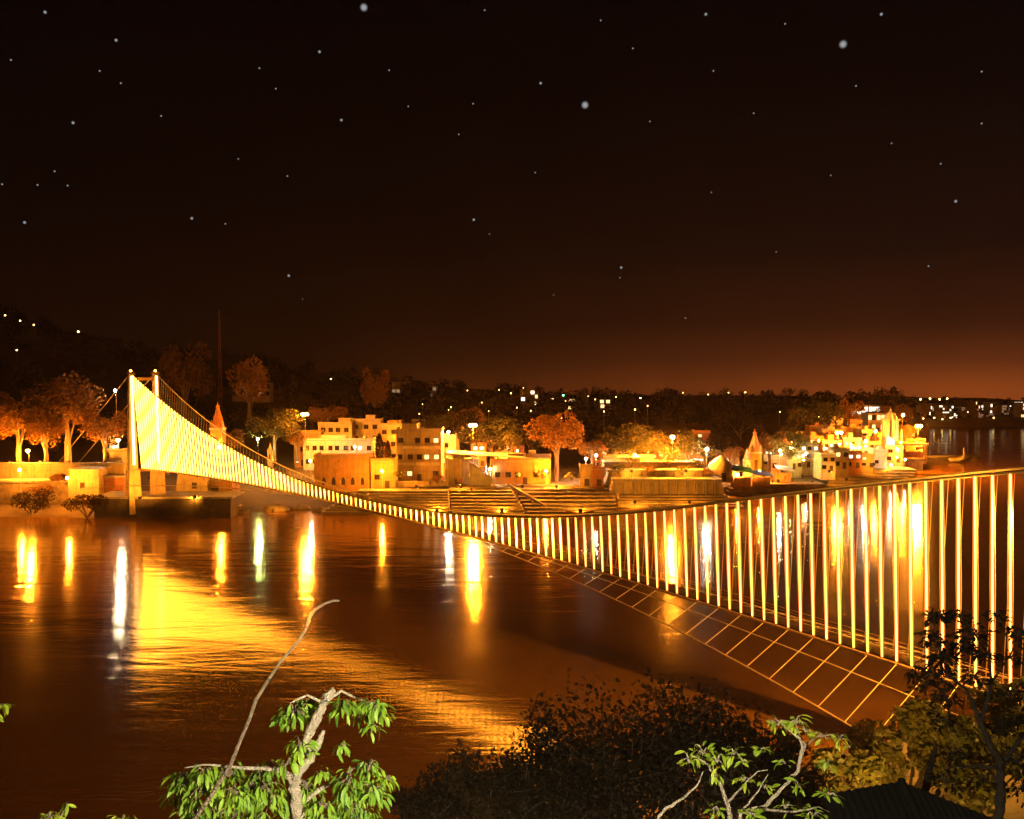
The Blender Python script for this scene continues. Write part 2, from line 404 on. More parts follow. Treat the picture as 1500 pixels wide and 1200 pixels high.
for i in range(1, NP):
    t = i / NP
    for s in (-1, 1):
        mb = MB()
        a = axis(t, s * (DW + .16), zdeck(t) - .05); c = axis(t, s * hw(t), zdeck(t) + gap(t))
        mb.tube([a, c], (.10 if t < .6 else .092) if s < 0 else .03, 5)
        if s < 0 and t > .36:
            for e in (-.23, .23):  # added side strands: the lights' orange halo built as glowing tubes
                q = MB(); q.tube([a + D * e * .5, a.lerp(c, .5) + D * e, c + D * e * .6], .06, 4); q.build('halo_strand', M['halo'], br, off)
        mb.build('hanger_light', (M['stringbright'] if t < .56 else M['stringmid'] if t < .72 else M['string']) if s < 0 else M['stringdim'], br, off)
M['fillstring'] = glow('added_pale_fill', (1, .62, .26), .9)  # added strings that fill the gaps between hangers with pale glow
for i in range(1, int(NP * .4)):
    t = (i + .5) / NP; mb = MB(); mb.tube([axis(t, -(DW + .2), zdeck(t) - .05), axis(t, -hw(t), zdeck(t) + gap(t))], .06, 5); mb.build('added_fill_string', M['fillstring'], br, off)
# floor beams
mb = MB()
for i in range(0, NP, 2):
    t = i / NP; mb.tube([axis(t, -DW - .2, zdeck(t) - .4), axis(t, DW + .2, zdeck(t) - .4)], .1, 4)
tag(mb.build('floor_beams', M['steel'], br, off), kind='stuff')
# wind guys
def wl(t): tt = (2 * t - 1); return 1.36 + 15.5 * tt * tt
def wz(t): return zdeck(t) - .3 - .26 * (wl(t) - 1.3)
for s in (-1, 1):
    mb = MB(); mb.tube([axis(i / 80, s * wl(i / 80), wz(i / 80)) for i in range(81)], .085, 6); mb.build('wind_cable', M['guy'], br, off)
    mb = MB(); mb.tube([axis(i / 80, s * (DW + (wl(i / 80) - DW) * .36), zdeck(i/80) - .3 - .36 * (zdeck(i/80) - .3 - wz(i/80))) for i in range(26, 81)], .055, 6)
    mb.build('inner_wind_cable', M['guy'], br, off)
    for i in range(47, NP - 1, 2):
        t = i / NP; mb = MB(); mb.tube([axis(t, s * DW, zdeck(t) - .3), axis(t, s * wl(t), wz(t))], .042, 4); mb.build('wind_tie', M['guy'], br, off)
# towers
for t, zb in ((0., 4.0), (1., 4.0)):
    zt = zdeck(t) + gap(t); zd = zdeck(t); k = -1 if t == 0 else 1
    mb = MB(); ang = math.atan2(NV.y, NV.x)
    for z in (zd - 1.2, zd + 8.5, zd + 17.0, zt - 2.2):
        c = axis(t, 0, z); mb.box(c, (6.8, .7, .9), ang)
    tw = mb.build('tower', M['steel'], br, off)
    for s in (-1, 1):
        p = axis(t, s * 3.4); 
        mb = MB(); mb.box((p.x, p.y, zb - 3), (3.6, 3.6, zd - zb + 2.4), ang, .8); mb.build('pier', M['plaster'], tw, off)
        mb = MB(); mb.box((p.x, p.y, zd - .6), (2.3, 2.1, zt - zd + .2), ang, .55); mb.build('leg', M['concrete'], tw, off)
        mb = MB(); mb.box((p.x, p.y, zt - .4), (1.9, 2.4, .7), ang, .7); mb.build('saddle', M['steel'], tw, off); M.setdefault('topl', glow('orange_tower_top_bulb', (1, .3, .02), 60)); ball((p.x, p.y, zt + .5), .3, 8, 6).build('top_lamp', M['topl'], tw, off)
        q = p - D * k * -1 * 0
        q = p + D * (1.15 if t == 0 else -1.15) * .85
        mb = MB(); mb.hexa([axis(t, s*3.4 + a, zd + 1) + D * (b_ if t == 0 else -b_) for a, b_ in ((-.3, 1.08), (.3, 1.08), (.3, 1.2), (-.3, 1.2))],
                           [axis(t, s*3.4 + a, zt - .9) + D * (b_ if t == 0 else -b_) for a, b_ in ((-.3, .62), (.3, .62), (.3, .74), (-.3, .74))])
        mb.build('light_strip', M['beam'], tw, off)

# ------------------------------------------------------------------ lamps
def lamp(px, py, Y, zb, kind, label, heads=2, r=.42, cat='lamp', name='street_lamp', group=None):
    p = P(px, py, Y); th = thing(name, label, cat, (p.x, p.y, zb), 0, group)
    h = p.z - zb; arm = .8 if heads == 2 else .45
    mb = MB(); mb.tube([(0, 0, 0), (0, 0, h * .5), (0, 0, h + .55)], [.12, .09, .06], 6); mb.build('post', M['cable'], th)
    xs = [-arm, arm] if heads == 2 else [0]
    mb = MB()
    for x in xs: mb.tube([(0, 0, h + .5), (x * .6, -.25, h + .7), (x, -.5, h + .55)], .05, 5)
    mb.build('arm', M['cable'], th)
    for x in xs:
        mb = MB(); mb.lathe([(.08, .62), (.5, .42), (.52, .36)], 8, (x, -.5, h)); mb.build('lamp_shade', M['darksteel'], th)
        ball((x, -.5, h), r, 8, 6).build('bulb', M[kind], th)
    return th
LG = None
lamp(447, 607, 300, 6, 'sod', 'tall double-headed orange street lamp behind the bridge cable, before terraced houses')
lamp(693, 623, 292, 6, 'sodbig', 'tall double-headed orange street lamp above the long pale canopy')
lamp(985, 640, 285, 5, 'sodbig', 'brightest orange lamp on a post above the stepped river wall', 1, .55)
lamp(1035, 658, 290, 5, 'whtbig', 'white floodlight on a post beside the blue and yellow tents', 1, .4)
lamp(1157, 656, 305, 6, 'grn', 'greenish yellow lamp beside the small spired temple', 1, .4)
lamp(1228, 634, 325, 7, 'sod', 'orange lamp on a tall post among the crowded riverside houses', 2, .4)
lamp(1268, 646, 322, 7, 'wht', 'white lamp on a post left of the white bell tower', 1, .4)
lamp(1345, 624, 345, 5, 'sodbig', 'tall orange lamp over the gateway at the river bend', 2, .45)
lamp(42, 660, 262, 7, 'sod', 'low bright lamp in front of the orange trees left of the tower', 1, .45)
lamp(170, 572, 275, 7, 'wht', 'high white lamp just left of the bridge tower top', 1, .35)
lamp(174, 645, 268, 7, 'wht', 'white lamp beside the small shed at the tower foot', 1, .42)
lamp(30, 688, 256, 5, 'sodsmall', 'small lamp at the left edge low beside the yard wall', 1, .3)
lamp(378, 643, 300, 6, 'grn', 'pale green lamp under the lit green tree behind the bridge', 1, .35)
lamp(455, 675, 280, 5, 'wht', 'white lamp at the left end of the arcaded building', 1, .3)
lamp(657, 633, 300, 6, 'wht', 'white lamp on the roof edge of the block left of the canopy', 1, .4)
lamp(718, 687, 280, 5, 'wht', 'white lamp at the lower end of the covered stair', 1, .3)
lamp(716, 703, 276, 4.5, 'wht', 'small white lamp at the foot of the covered stair', 1, .22)
lamp(858, 672, 283, 5, 'wht', 'white lamp right of the round orange tree', 1, .32)
lamp(873, 667, 287, 5, 'wht', 'white lamp at the start of the stepped river wall', 1, .32)
lamp(1142, 660, 300, 6, 'wht', 'white lamp right behind the small spired temple', 1, .3)
lamp(1247, 655, 318, 7, 'whtlow', 'white lamp over the bright riverside shop front', 1, .34)
lamp(1282, 632, 335, 9, 'sodsmall', 'small orange lamp on the rise left of the bell tower', 1, .35)
lamp(1322, 608, 380, 12, 'sod', 'orange lamp behind and right of the bell tower', 1, .45)
lamp(1290, 668, 325, 6, 'wht', 'white lamp low beneath the bell tower', 1, .3)
lamp(1313, 658, 330, 6, 'sodsmall', 'small orange lamp left of the gateway', 1, .35)
lamp(1210, 668, 310, 6, 'sodsmall', 'small orange lamp in front of the bright riverside house', 1, .35)
lamp(1080, 695, 285, 4, 'sodsmall', 'low orange lamp beside the green awning', 1, .3)
lamp(600, 640, 320, 7, 'sodsmall', 'small orange lamp behind the three storey balcony block', 1, .4)
lamp(930, 665, 300, 5, 'sodsmall', 'orange lamp among the yellow trees behind the river wall', 1, .4)
lamp(520, 655, 300, 6, 'wht', 'white lamp on the front of the long white house', 1, .3)
lamp(560, 690, 270, 4.5, 'sodsmall', 'small orange lamp at the top of the bathing steps', 1, .3)
lamp(800, 690, 276, 4.5, 'sodsmall', 'orange lamp at the foot of the round orange tree', 1, .3)
lamp(300, 705, 258, 4, 'sodsmall', 'orange lamp under the far end of the bridge deck', 1, .3)
lamp(100, 700, 250, 4, 'sodsmall', 'orange lamp in front of the left anchor block', 1, .3)
# far hillside lamps
for px, py, Y, k, lab in [(115, 486, 800, 'farlamp', 'single yellow lamp high on the left hillside'),
                          (25, 513, 420, 'farlamp', 'dim lamp low on the dark left hillside'),
                          (8, 462, 900, 'farlamp', 'faint lamp at the left edge of the ridge'), (30, 470, 900, 'farlamp', 'faint lamp on the ridge near the left edge'),
                          (50, 476, 900, 'farlamp', 'faint rightmost lamp of the row on the left ridge'), (485, 555, 620, 'farlamp', 'white lamp on the hillside above the terraced houses'),
                          (825, 579, 640, 'fargreen', 'green lamp on the hillside above the round orange tree'), (930, 600, 500, 'farlamp', 'pinkish white lamp on a mast behind the yellow trees'),
                          (938, 583, 640, 'farlamp', 'small lamp on the dark hillside above the white mast lamp'), (822, 612, 420, 'farlamp', 'white lamp just above the round orange tree'),
                          (857, 574, 700, 'farlamp', 'small lamp right of the green one on the hillside')]:
    for Yt in range(360, 960, 15):
        p = P(px, py, Yt)
        if height(p.x, p.y) + 11 > p.z: break
    Y = Yt; zb = min(height(p.x, p.y), p.z - 3)
    lamp(px, py, Y, zb, k, lab, 1, .9 if px == 115 else .55 * Y / 640, name='hillside_lamp')

for i in range(26):
    px = random.choice([random.uniform(575, 1010), random.uniform(1010, 1240), random.uniform(640, 960)]); py = random.uniform(566, 608) + (px - 575) * .012
    for Yt in range(360, 960, 15):
        p = P(px, py, Yt)
        if height(p.x, p.y) + 12 > p.z: break
    lamp(px, py, Yt, min(height(p.x, p.y), p.z - 3), 'farlamp', 'one of the faint small lamps dotted over the dark wooded slope behind the town', 1, random.uniform(.28, .5) * Yt / 640, name='slope_lamp', group='faint lamps on the dark slope')
# ------------------------------------------------------------------ buildings
WD = {}
def unit_window(lit):
    key = lit
    if key in WD: return WD[key]
    fr = MB(); fr.box((0, -.05, -.06), (1.16, .14, .08)); fr.box((0, -.05, .98), (1.2, .34, .09))
    fr.box((-.54, -.04, .02), (.08, .1, .96)); fr.box((.54, -.04, .02), (.08, .1, .96)); fr.box((0, -.035, .02), (.05, .06, .96))
    pa = MB(); pa.box((0, .0, .02), (1.0, .04, .96))
    a = fr.build('window', M['door']); p = pa.build('pane', M[lit]); C.objects.unlink(a); C.objects.unlink(p)
    WD[key] = (a.data, p.data); return WD[key]
def building(label, px0, px1, top, Y, zb, depth=9, mat='plaster', st=2, cols=4, lit=.2, yaw=0, name='house', cat='house', group=None,
             parapet=True, litm='litwin', balcony=False, door=True, wscale=1.0, roof=None):
    a = P(px0, top, Y); b_ = P(px1, top, Y); w = b_.x - a.x; h = a.z - zb
    th = thing(name, label, cat, ((a.x + b_.x) / 2, Y, zb), yaw, group)
    mb = MB(); mb.box((0, depth / 2, -3), (w, depth, h + 3)); mb.build('wall', M[mat], th)
    mb = MB()
    if roof == 'gable':
        e = .5; z0 = h + .01; hh = w * .22
        mb.v += [(-w/2 - e, -e, z0), (w/2 + e, -e, z0), (w/2 + e, depth + e, z0), (-w/2 - e, depth + e, z0), (-w/2 - e, depth/2, z0 + hh), (w/2 + e, depth/2, z0 + hh)]
        mb.f += [(0, 1, 5, 4), (2, 3, 4, 5), (0, 4, 3), (1, 2, 5), (3, 2, 1, 0)]
        mb.build('roof', M['redwall'], th)
    else:
        mb.box((0, depth / 2, h + .003), (w + .5, depth + .5, .22))
        r = mb.build('roof', M['concrete'], th)
        if parapet:
            q = MB(); zz = h + .225
            q.box((0, 0, zz), (w + .3, .2, .7)); q.box((-w/2, depth/2, zz), (.2, depth - .3, .7)); q.box((w/2, depth/2, zz), (.2, depth - .3, .7))
            q.build('parapet', M[mat], r)
    if w > 5 and parapet and name != 'arcaded_hall' and random.random() < .6:
        rw = w * random.uniform(.22, .4); q = MB(); q.box((random.uniform(-.25, .25) * w, depth * .6, h + .23), (rw, depth * .4, random.uniform(1.4, 2.4))); q.build('rooftop_room', M[mat], th)
    sh = h / st
    for s in range(st):
        if balcony and s > 0:
            q = MB(); q.box((0, -.7, s * sh - .12), (w * .96, 1.3, .16))
            q.box((0, -1.3, s * sh + .045), (w * .95, .1, .8)); q.build('balcony', M['white'], th)
        for c in range(cols):
            if random.random() < .12: continue
            x = -w/2 + w * (c + .5 + random.uniform(-.12, .12)) / cols; isdoor = door and s == 0 and c == cols // 2
            l = litm if random.random() < lit else 'glass'
            ww = min(w / cols * .5, 1.5) * wscale; wh = min(sh * .45, 1.5) * wscale
            if isdoor:
                q = MB(); q.box((x, -.03, 0), (ww, .1, min(2.3, sh * .75))); q.build('door', M['door'], th); continue
            fm, pm = unit_window(l)
            f = link('window', fm, th, (x, -.003, s * sh + sh * .32)); f.scale = (ww, 1, wh)
            link('pane', pm, f)
    return th
B = building
B('small white shed with a lit front at the foot of the tower', 152, 179, 662, 266, 6, 5, 'white', 1, 2, .5, name='shed', cat='shed')
ah = B('long low ochre arcaded hall with five dark arched openings', 460, 541, 670, 276, 4, 10, 'ochre', 1, 0, 0, door=False, name='arcaded_hall', cat='hall')
for i in range(5):
    x = -5.6 + i * 3.0; mb = MB(); o_ = [(-.62, .9), (.62, .9), (.62, 2.3), (.4, 2.95), (0, 3.4), (-.4, 2.95), (-.62, 2.3)]
    mb.poly([(x + a, -.02, z) for a, z in o_]); mb.build('arched_opening', M['door'], ah)
    mb = MB(); mb.tube([(x + a * 1.15, -.05, .9 + (z - .9) * 1.06) for a, z in (o_[1:] + o_[:1])], .12, 4); mb.build('arch_frame', M['plaster'], ah)
B('plain square block with a dark doorway joined right of the arcaded hall', 543, 577, 676, 275, 4, 9, 'ochre', 1, 2, 0, name='block', cat='building')
B('long white house with brightly lit front above the arcaded hall', 444, 545, 646, 312, 6, 8, 'white', 2, 9, .2, litm='litwhite', name='long_white_house')
B('flat roofed cream house on the terrace behind the double street lamp', 466, 515, 622, 330, 8, 8, 'plaster', 3, 4, .1)
B('tallest cream terrace house with a white upper wall', 514, 557, 617, 338, 8, 8, 'white', 3, 3, .2)
B('small cube house alone on the terrace right of the tallest terrace house', 571, 587, 619, 340, 9, 6, 'plaster', 3, 1, .3)
B('low brown house in the shade left on the terrace', 430, 470, 634, 325, 7, 8, 'ochre', 2, 3, .1)
B('three storey balcony block left of the canopy hall', 580, 646, 632, 288, 4.5, 11, 'plaster', 3, 5, .25, balcony=True, name='apartment_block', cat='building')
B('upper floor set back on top of the hillside behind the balcony block', 556, 612, 624, 322, 7, 8, 'ochre', 3, 4, .2)
B('bright plastered wall block under the pale canopy', 652, 700, 676, 281, 4.5, 8, 'plaster', 1, 2, 0, door=False, name='block', cat='building')
B('long shaded hall right of the covered stair with a flat roof', 722, 806, 676, 280, 4.5, 9, 'ochre', 1, 6, .1, name='low_hall', cat='hall')
B('small box house with a bright yellow roof edge beside the round tree', 770, 807, 669, 292, 5, 7, 'plaster', 2, 2, .2)
B('little hut with a pale front under the trees right of the round orange tree', 850, 868, 684, 276, 4.5, 4, 'plaster', 1, 1, .5, name='hut', cat='hut')
B('low hut with dark doorway at the left end of the stepped river wall', 868, 884, 688, 275, 4.5, 4, 'redwall', 1, 1, .0, name='hut', cat='hut')
B('long low house half hidden by the yellow trees behind the river wall', 885, 960, 670, 300, 5, 8, 'plaster', 1, 7, .3)
B('low house between the brightest lamp and the white floodlight', 990, 1030, 668, 305, 5, 8, 'plaster', 1, 3, .4)
B('tall narrow brown house behind the white floodlight', 1020, 1040, 634, 330, 7, 8, 'redwall', 4, 2, .2)
cl_ = [(1130, 1152, 672, 304, 'ochre', 1, 2), (1150, 1175, 664, 312, 'plaster', 2, 3), (1172, 1200, 652, 318, 'plaster', 3, 3), (1176, 1206, 642, 340, 'ochre', 3, 3),
       (1203, 1224, 668, 306, 'white', 2, 2), (1222, 1244, 660, 314, 'plaster', 2, 2), (1206, 1232, 648, 332, 'ochre', 3, 3), (1240, 1262, 664, 316, 'redwall', 2, 2),
       (1236, 1262, 645, 338, 'white', 3, 3), (1260, 1281, 668, 318, 'plaster', 2, 2), (1263, 1290, 650, 336, 'ochre', 3, 3), (1279, 1299, 662, 324, 'white', 2, 2),
       (1262, 1285, 632, 360, 'plaster', 3, 2), (1288, 1312, 644, 350, 'ochre', 3, 2), (1298, 1322, 656, 334, 'plaster', 2, 2), (1312, 1330, 640, 365, 'redwall', 3, 2),
       (1232, 1262, 628, 370, 'ochre', 3, 3), (1205, 1236, 632, 362, 'plaster', 3, 3)]
cl_lab = ['lowest ochre hut of the riverside cluster beside the temple', 'two storey cream house behind the greenish lamp', 'three storey cream house right of the greenish lamp',
          'ochre house rising behind the cream three storey house', 'brilliantly lit white house front at the water edge of the cluster', 'cream house right of the brilliantly lit white front',
          'ochre house behind the brilliantly lit white front', 'terracotta two storey house in the middle of the riverside cluster', 'white three storey house behind the terracotta one',
          'low cream house under the white lamp of the cluster', 'ochre three storey house left below the bell tower', 'low white house directly below the bell tower',
          'cream house highest on the rise left of the bell tower', 'ochre house hugging the base of the bell tower', 'cream house between the bell tower and the gateway',
          'terracotta house behind the gateway', 'ochre house on the upper row behind the tall orange lamp', 'cream house at the left end of the upper row']
for (a, b_, t, Y, mt, st, co), lab in zip(cl_, cl_lab):
    B(lab, a, b_, t, Y, 5.5, 8, mt, st, co, .45, yaw=random.uniform(-.25, .1), litm=random.choice(['litwin', 'litwhite']), balcony=st > 2, group='riverside cluster houses')
# hillside and distant houses with lit windows
hs = [(762, 784, 571, 600, 'litwhite', 'brightly lit pale block left of the green hillside lamp'), (783, 792, 577, 600, 'litwin', 'narrow lit house beside the pale hillside block'),
      (806, 818, 582, 590, 'litwin', 'low lit house directly left of the green hillside lamp'), (832, 844, 584, 600, 'litwin', 'low house just right of the green hillside lamp'),
      (846, 862, 572, 660, 'dimwin', 'dim small house highest on the hillside right of the green lamp'), (878, 895, 586, 600, 'litwin', 'low lit house on the hillside above the yellow trees'),
      (574, 600, 560, 640, 'dimwin', 'dim reddish house on the slope above the balcony block'), (628, 640, 566, 640, 'dimwin', 'small dim house alone on the dark slope left of the pale block'),
      (340, 395, 562, 560, 'dimwin', 'long dim house on the slope behind the big dark tree'),
      (1242, 1268, 600, 430, 'litwhite', 'white lit house with long windows above the riverside cluster'), (1266, 1290, 594, 450, 'litwhite', 'topmost bright white house above the riverside cluster'),
      (1272, 1296, 606, 420, 'litwin', 'bright house just below the topmost white one')]
for a, b_, t, Y, lm, lab in hs:
    p = P((a + b_) / 2, t, Y); zb = min(height(p.x, p.y), p.z - 5) 
    B(lab, a, b_, t, Y, max(zb, p.z - 9), 8, 'plaster', 2, max(2, int((b_ - a) / 6)), .8 if lm != 'dimwin' else .5, litm=lm, parapet=False, group='houses on the dark slope', wscale=1.6)
k = 0
FARL = ['dim small house with few lit windows in the distant town across the river bend']
for i in range(34):
    px = 1352 + i * 5.6 + random.uniform(-3, 3); Y = random.uniform(622, 740); top = random.uniform(588, 606) if px > 1385 else random.uniform(592, 600)
    p = P(px, top, Y); w_ = random.uniform(6, 13)
    B(FARL[0], px - w_ / 2, px + w_ / 2, top, Y, 4, 10, random.choice(['white', 'plaster', 'ochre']), random.choice([2, 3, 4]), 3, .55, litm=random.choice(['litwin', 'litwhite', 'litwhite', 'dimwin']),
      parapet=False, group='houses of the distant town across the bend', door=False, wscale=1.5)
for px, py, Y, kk, lab in [(1348, 585, 700, 'farlamp', 'leftmost'), (1362, 584, 700, 'farlamp', 'second from left'), (1376, 585, 700, 'farlamp', 'third from left'), (1387, 584, 700, 'farlamp', 'fourth from left')]:
    lamp(px, py, Y, 4, kk, lab + ' lamp of the far skyline row right of the bell tower', 1, .7, name='skyline_lamp', group='row of lamps on the far skyline')
for i, (px, py) in enumerate([(1335, 612), (1352, 613), (1368, 612), (1380, 614), (1392, 612)]):
    lamp(px, py, 560 if px < 1345 else 612, 3.5, 'farlamp', ['first', 'second', 'third', 'fourth', 'last'][i] + ' lamp from the left on the far waterfront promenade behind the gateway', 1, .5, name='promenade_lamp', group='lamps on the far waterfront')
for i, (px, py) in enumerate([(1450, 628), (1498, 622), (1455, 612)]):
    lamp(px, py, 615, 3.5, 'farlamp', ['dim lamp on the far shore, lowest of the distant town', 'bright lamp on the far shore at the right edge', 'lamp among pale houses of the distant town'][i], 1, .5, name='promenade_lamp')

# jumbled upper rows of small houses between and behind the named ones
rows = [(432, 452, 650, 318, 'ochre', 'below the double street lamp'), (604, 622, 618, 350, 'white', 'peeping over the balcony block'), (648, 668, 640, 312, 'plaster', 'just left of the canopy'),
        (690, 712, 652, 318, 'ochre', 'behind the canopy left half'), (724, 748, 648, 322, 'plaster', 'behind the canopy right half'), (748, 768, 656, 310, 'redwall', 'behind the right end of the canopy'),
        (868, 890, 660, 315, 'redwall', 'among the trees at the left end of the river wall'), (900, 925, 655, 330, 'white', 'in a gap of the yellow-lit trees'), (936, 962, 660, 325, 'ochre', 'behind the yellow-lit trees'),
        (964, 984, 664, 310, 'plaster', 'left below the brightest lamp'), (1036, 1056, 664, 312, 'ochre', 'behind the yellow domed tent'), (1062, 1084, 668, 305, 'plaster', 'left of the temple side shrine'),
        (1118, 1136, 660, 320, 'white', 'right behind the small tapering temple'), (1140, 1160, 650, 335, 'redwall', 'over the greenish lamp'), (1160, 1182, 636, 365, 'plaster', 'at the upper left of the cluster'),
        (1186, 1206, 626, 385, 'ochre', 'on the slope above the cluster left half'), (1214, 1236, 616, 400, 'white', 'on the slope above the cluster middle'), (1246, 1262, 618, 395, 'redwall', 'below the white lit houses of the slope'),
        (1324, 1342, 632, 372, 'plaster', 'between the bell tower and the tall orange lamp'), (1340, 1356, 646, 352, 'ochre', 'right behind the gateway')]
for a, b_, t, Y, mt, where in rows:
    B('small ' + {'ochre': 'ochre', 'white': 'whitewashed', 'plaster': 'cream', 'redwall': 'terracotta'}[mt] + ' house ' + where, a, b_, t, Y, 6, 6, mt, random.choice([2, 3]), random.choice([2, 3]), .4, yaw=random.uniform(-.3, .3),
      litm=random.choice(['litwin', 'litwhite']), balcony=random.random() < .5, group='small houses of the upper rows')
# pale canopy, covered stair
p0 = P(655, 664, 283); p1 = P(770, 664, 283)
th = thing('long_canopy', 'long pale tin canopy on thin posts above the bathing steps', 'canopy', ((p0.x + p1.x) / 2, 283, 4.6))
w = p1.x - p0.x; h = p0.z - 4.6
mb = MB(); mb.hexa([(-w/2, -3, h), (w/2, -3, h - 1.4), (w/2, 4, h - 1.2), (-w/2, 4, h + .4)], [(-w/2, -3, h + .3), (w/2, -3, h - 1.1), (w/2, 4, h - .9), (-w/2, 4, h + .7)]); mb.build('roof', M['tin'], th)
for i in range(7):
    x = -w/2 + .4 + i * (w - .8) / 6; mb = MB(); mb.tube([(x, -2.7, -1), (x, -2.7, h - i * .23)], .14, 6); mb.build('post', M['white'], th)
a = P(688, 676, 279); b_ = P(722, 700, 274)
th = thing('covered_stair', 'bright white stair wall slanting down right beside the bathing steps', 'stair', (a.x, a.y, 4))
mb = MB(); L = b_.x - a.x
mb.hexa([(0, 0, -2), (L, -4, -2), (L, -2.5, -2), (0, 1.5, -2)], [(0, 0, a.z - 4), (L, -4, b_.z - 4), (L, -2.5, b_.z - 4), (0, 1.5, a.z - 4)]); mb.build('side_wall', M['white'], th)
for i in range(9):
    f = i / 9; mb = MB(); mb.box((L * (f + .055), -4 * f - 1.6, -2), (L / 9, 2.2, a.z - 2.3 + (b_.z - a.z) * (f + .05))); mb.build('step', M['concrete'], th)

# anchor blocks and yard walls by the far tower
def hexpx(mb, px0, px1, top, bot, Y, depth, slant=0):
    a = P(px0, bot, Y); b_ = P(px1, bot, Y); c = P(px0 + slant, top, Y); d = P(px1 - slant, top, Y); o = Vector((0, depth, 0))
    return mb.hexa([a, b_, b_ + o, a + o], [c, d, d + o, c + o])
def pxblock(name, label, cat, px0, px1, top, bot, Y, depth, mat, slant=0, extra=None):
    a = P((px0 + px1) / 2, bot, Y); th = thing(name, label, cat, a)
    mb = MB(); hexpx(mb, px0, px1, top, bot, Y, depth, slant); mb.build('body', M[mat], th, tuple(a))
    mb = MB(); hexpx(mb, px0 + slant - 2, px1 - slant + 2, top - 3, top - .01, Y - .3, depth + .6); mb.build('coping', M['concrete'], th, tuple(a))
    if extra:
        x0, x1, t, bb = extra; mb = MB(); hexpx(mb, x0, x1, t, bb, Y - .08, .2); mb.build('opening', M['door'], th, tuple(a))
    return th
pxblock('anchor_block', 'left cable anchor block with a small dark window and sloping side', 'anchor block', 100, 146, 690, 732, 255, 9, 'plaster', 2, (117, 124, 707, 716))
pxblock('anchor_block', 'right cable anchor block with a small dark window under the deck', 'anchor block', 256, 306, 694, 732, 255, 9, 'plaster', 4, (281, 288, 707, 716))
pxblock('cellar_block', 'low ochre block with dark doorway right of the right anchor block', 'building', 307, 340, 705, 735, 258, 8, 'ochre', 0, (310, 320, 712, 727))
pxblock('stone_wall', 'dark stone retaining wall at the water below the bridge tower', 'wall', 138, 338, 731, 762, 244.3, 11, 'darkstone', 0)
pxblock('yard_wall', 'long cream yard wall running left from the tower foot', 'wall', -60, 182, 681, 705, 262, 1.2, 'plaster', 0)
pxblock('shade_wall', 'shaded brown wall between the left anchor block and tower pier', 'wall', 147, 181, 700, 732, 258, 3, 'redwall', 0, (170, 175, 718, 727))
pxblock('low_embankment', 'rough low embankment at the left edge by the water', 'wall', -80, 100, 707, 745, 258, 6, 'stone', 0)
# orange spired temple behind the bridge
def temple(px, top, base, wpx, Y, mat, label, name='temple'):
    a = P(px, base, Y); hgt = P(px, top, Y).z - a.z; w = wpx * mpp(Y); th = thing(name, label, 'temple', a)
    mb = MB(); mb.box((0, 0, -4), (w, w, 4 + hgt * .42)); mb.build('base', M[mat], th)
    mb = MB(); mb.box((0, 0, hgt * .425), (w * 1.12, w * 1.12, hgt * .04)); mb.build('cornice', M['white'], th)
    mb = MB(); mb.tube([(0, 0, hgt * z) for z in (.46, .55, .68, .8, .88)], [w * r for r in (.55, .5, .36, .2, .13)], 8); mb.build('spire', M[mat], th)
    mb = MB(); mb.lathe([(w * .13, hgt * .88), (w * .2, hgt * .9), (w * .12, hgt * .93), (.1, hgt * .95), (.07, hgt)], 8); mb.build('finial', M['orangepaint'], th)
    for s in (-1, 1):
        mb = MB(); mb.lathe([(w * .14, hgt * .46), (w * .13, hgt * .55), (.05, hgt * .64)], 6, (s * w * .42, -w * .42, 0)); mb.build('corner_spire', M[mat], th)
    mb = MB(); mb.box((0, -w/2 - .04, 0), (w * .3, .1, hgt * .28)); mb.build('doorway', M['door'], th)
temple(320, 588, 660, 17, 285, 'orangepaint', 'orange shrine with a tapering spire seen above the bridge cable')
temple(396, 648, 672, 7, 290, 'white', 'small pale cone-roofed shrine right of the green lamp behind the cable', 'shrine')
temple(1105, 628, 690, 17, 300, 'ochre', 'small tapering temple spire beside the green awning')
temple(1094, 655, 690, 9, 297, 'plaster', 'little side shrine left of the small tapering temple', 'shrine')
lamp(322, 655, 279, 5, 'sodsmall', 'orange lamp at the foot of the orange spired shrine', 1, .35)
lamp(1112, 690, 292, 5, 'sodsmall', 'orange lamp at the foot of the small tapering temple', 1, .25)
# bell tower
a = P(1303, 672, 345); th = thing('bell_tower', 'white bell tower with a tall dark arched opening at the river bend', 'tower', a)
H_ = P(1303, 600, 345).z - a.z; w = 4.6
mb = MB(); mb.box((0, 0, -2), (w, w, H_ * .45 + 2)); mb.build('shaft', M['white'], th)
for sx_ in (-1, 1):
    for sy in (-1, 1): mb = MB(); mb.box((sx_ * w * .38, sy * w * .38, H_ * .45), (w * .24, w * .24, H_ * .33)); mb.build('pillar', M['white'], th)
mb = MB(); mb.box((0, 0, H_ * .783), (w * 1.2, w * 1.2, H_ * .03)); mb.build('cornice', M['white'], th)
mb = MB(); mb.lathe([(w * .5, H_ * .814), (w * .5, H_ * .85), (w * .36, H_ * .92), (w * .08, H_ * .97), (.05, H_ * 1.04)], 10); mb.build('dome', M['white'], th)
mb = MB(); mb.lathe([(.5, H_ * .58), (.45, H_ * .63), (.1, H_ * .69), (.04, H_ * .76)], 8); mb.build('bell', M['darksteel'], th)
lamp(1303, 648, 340, 5, 'wht', 'white floodlight at the foot of the white bell tower', 1, .35)
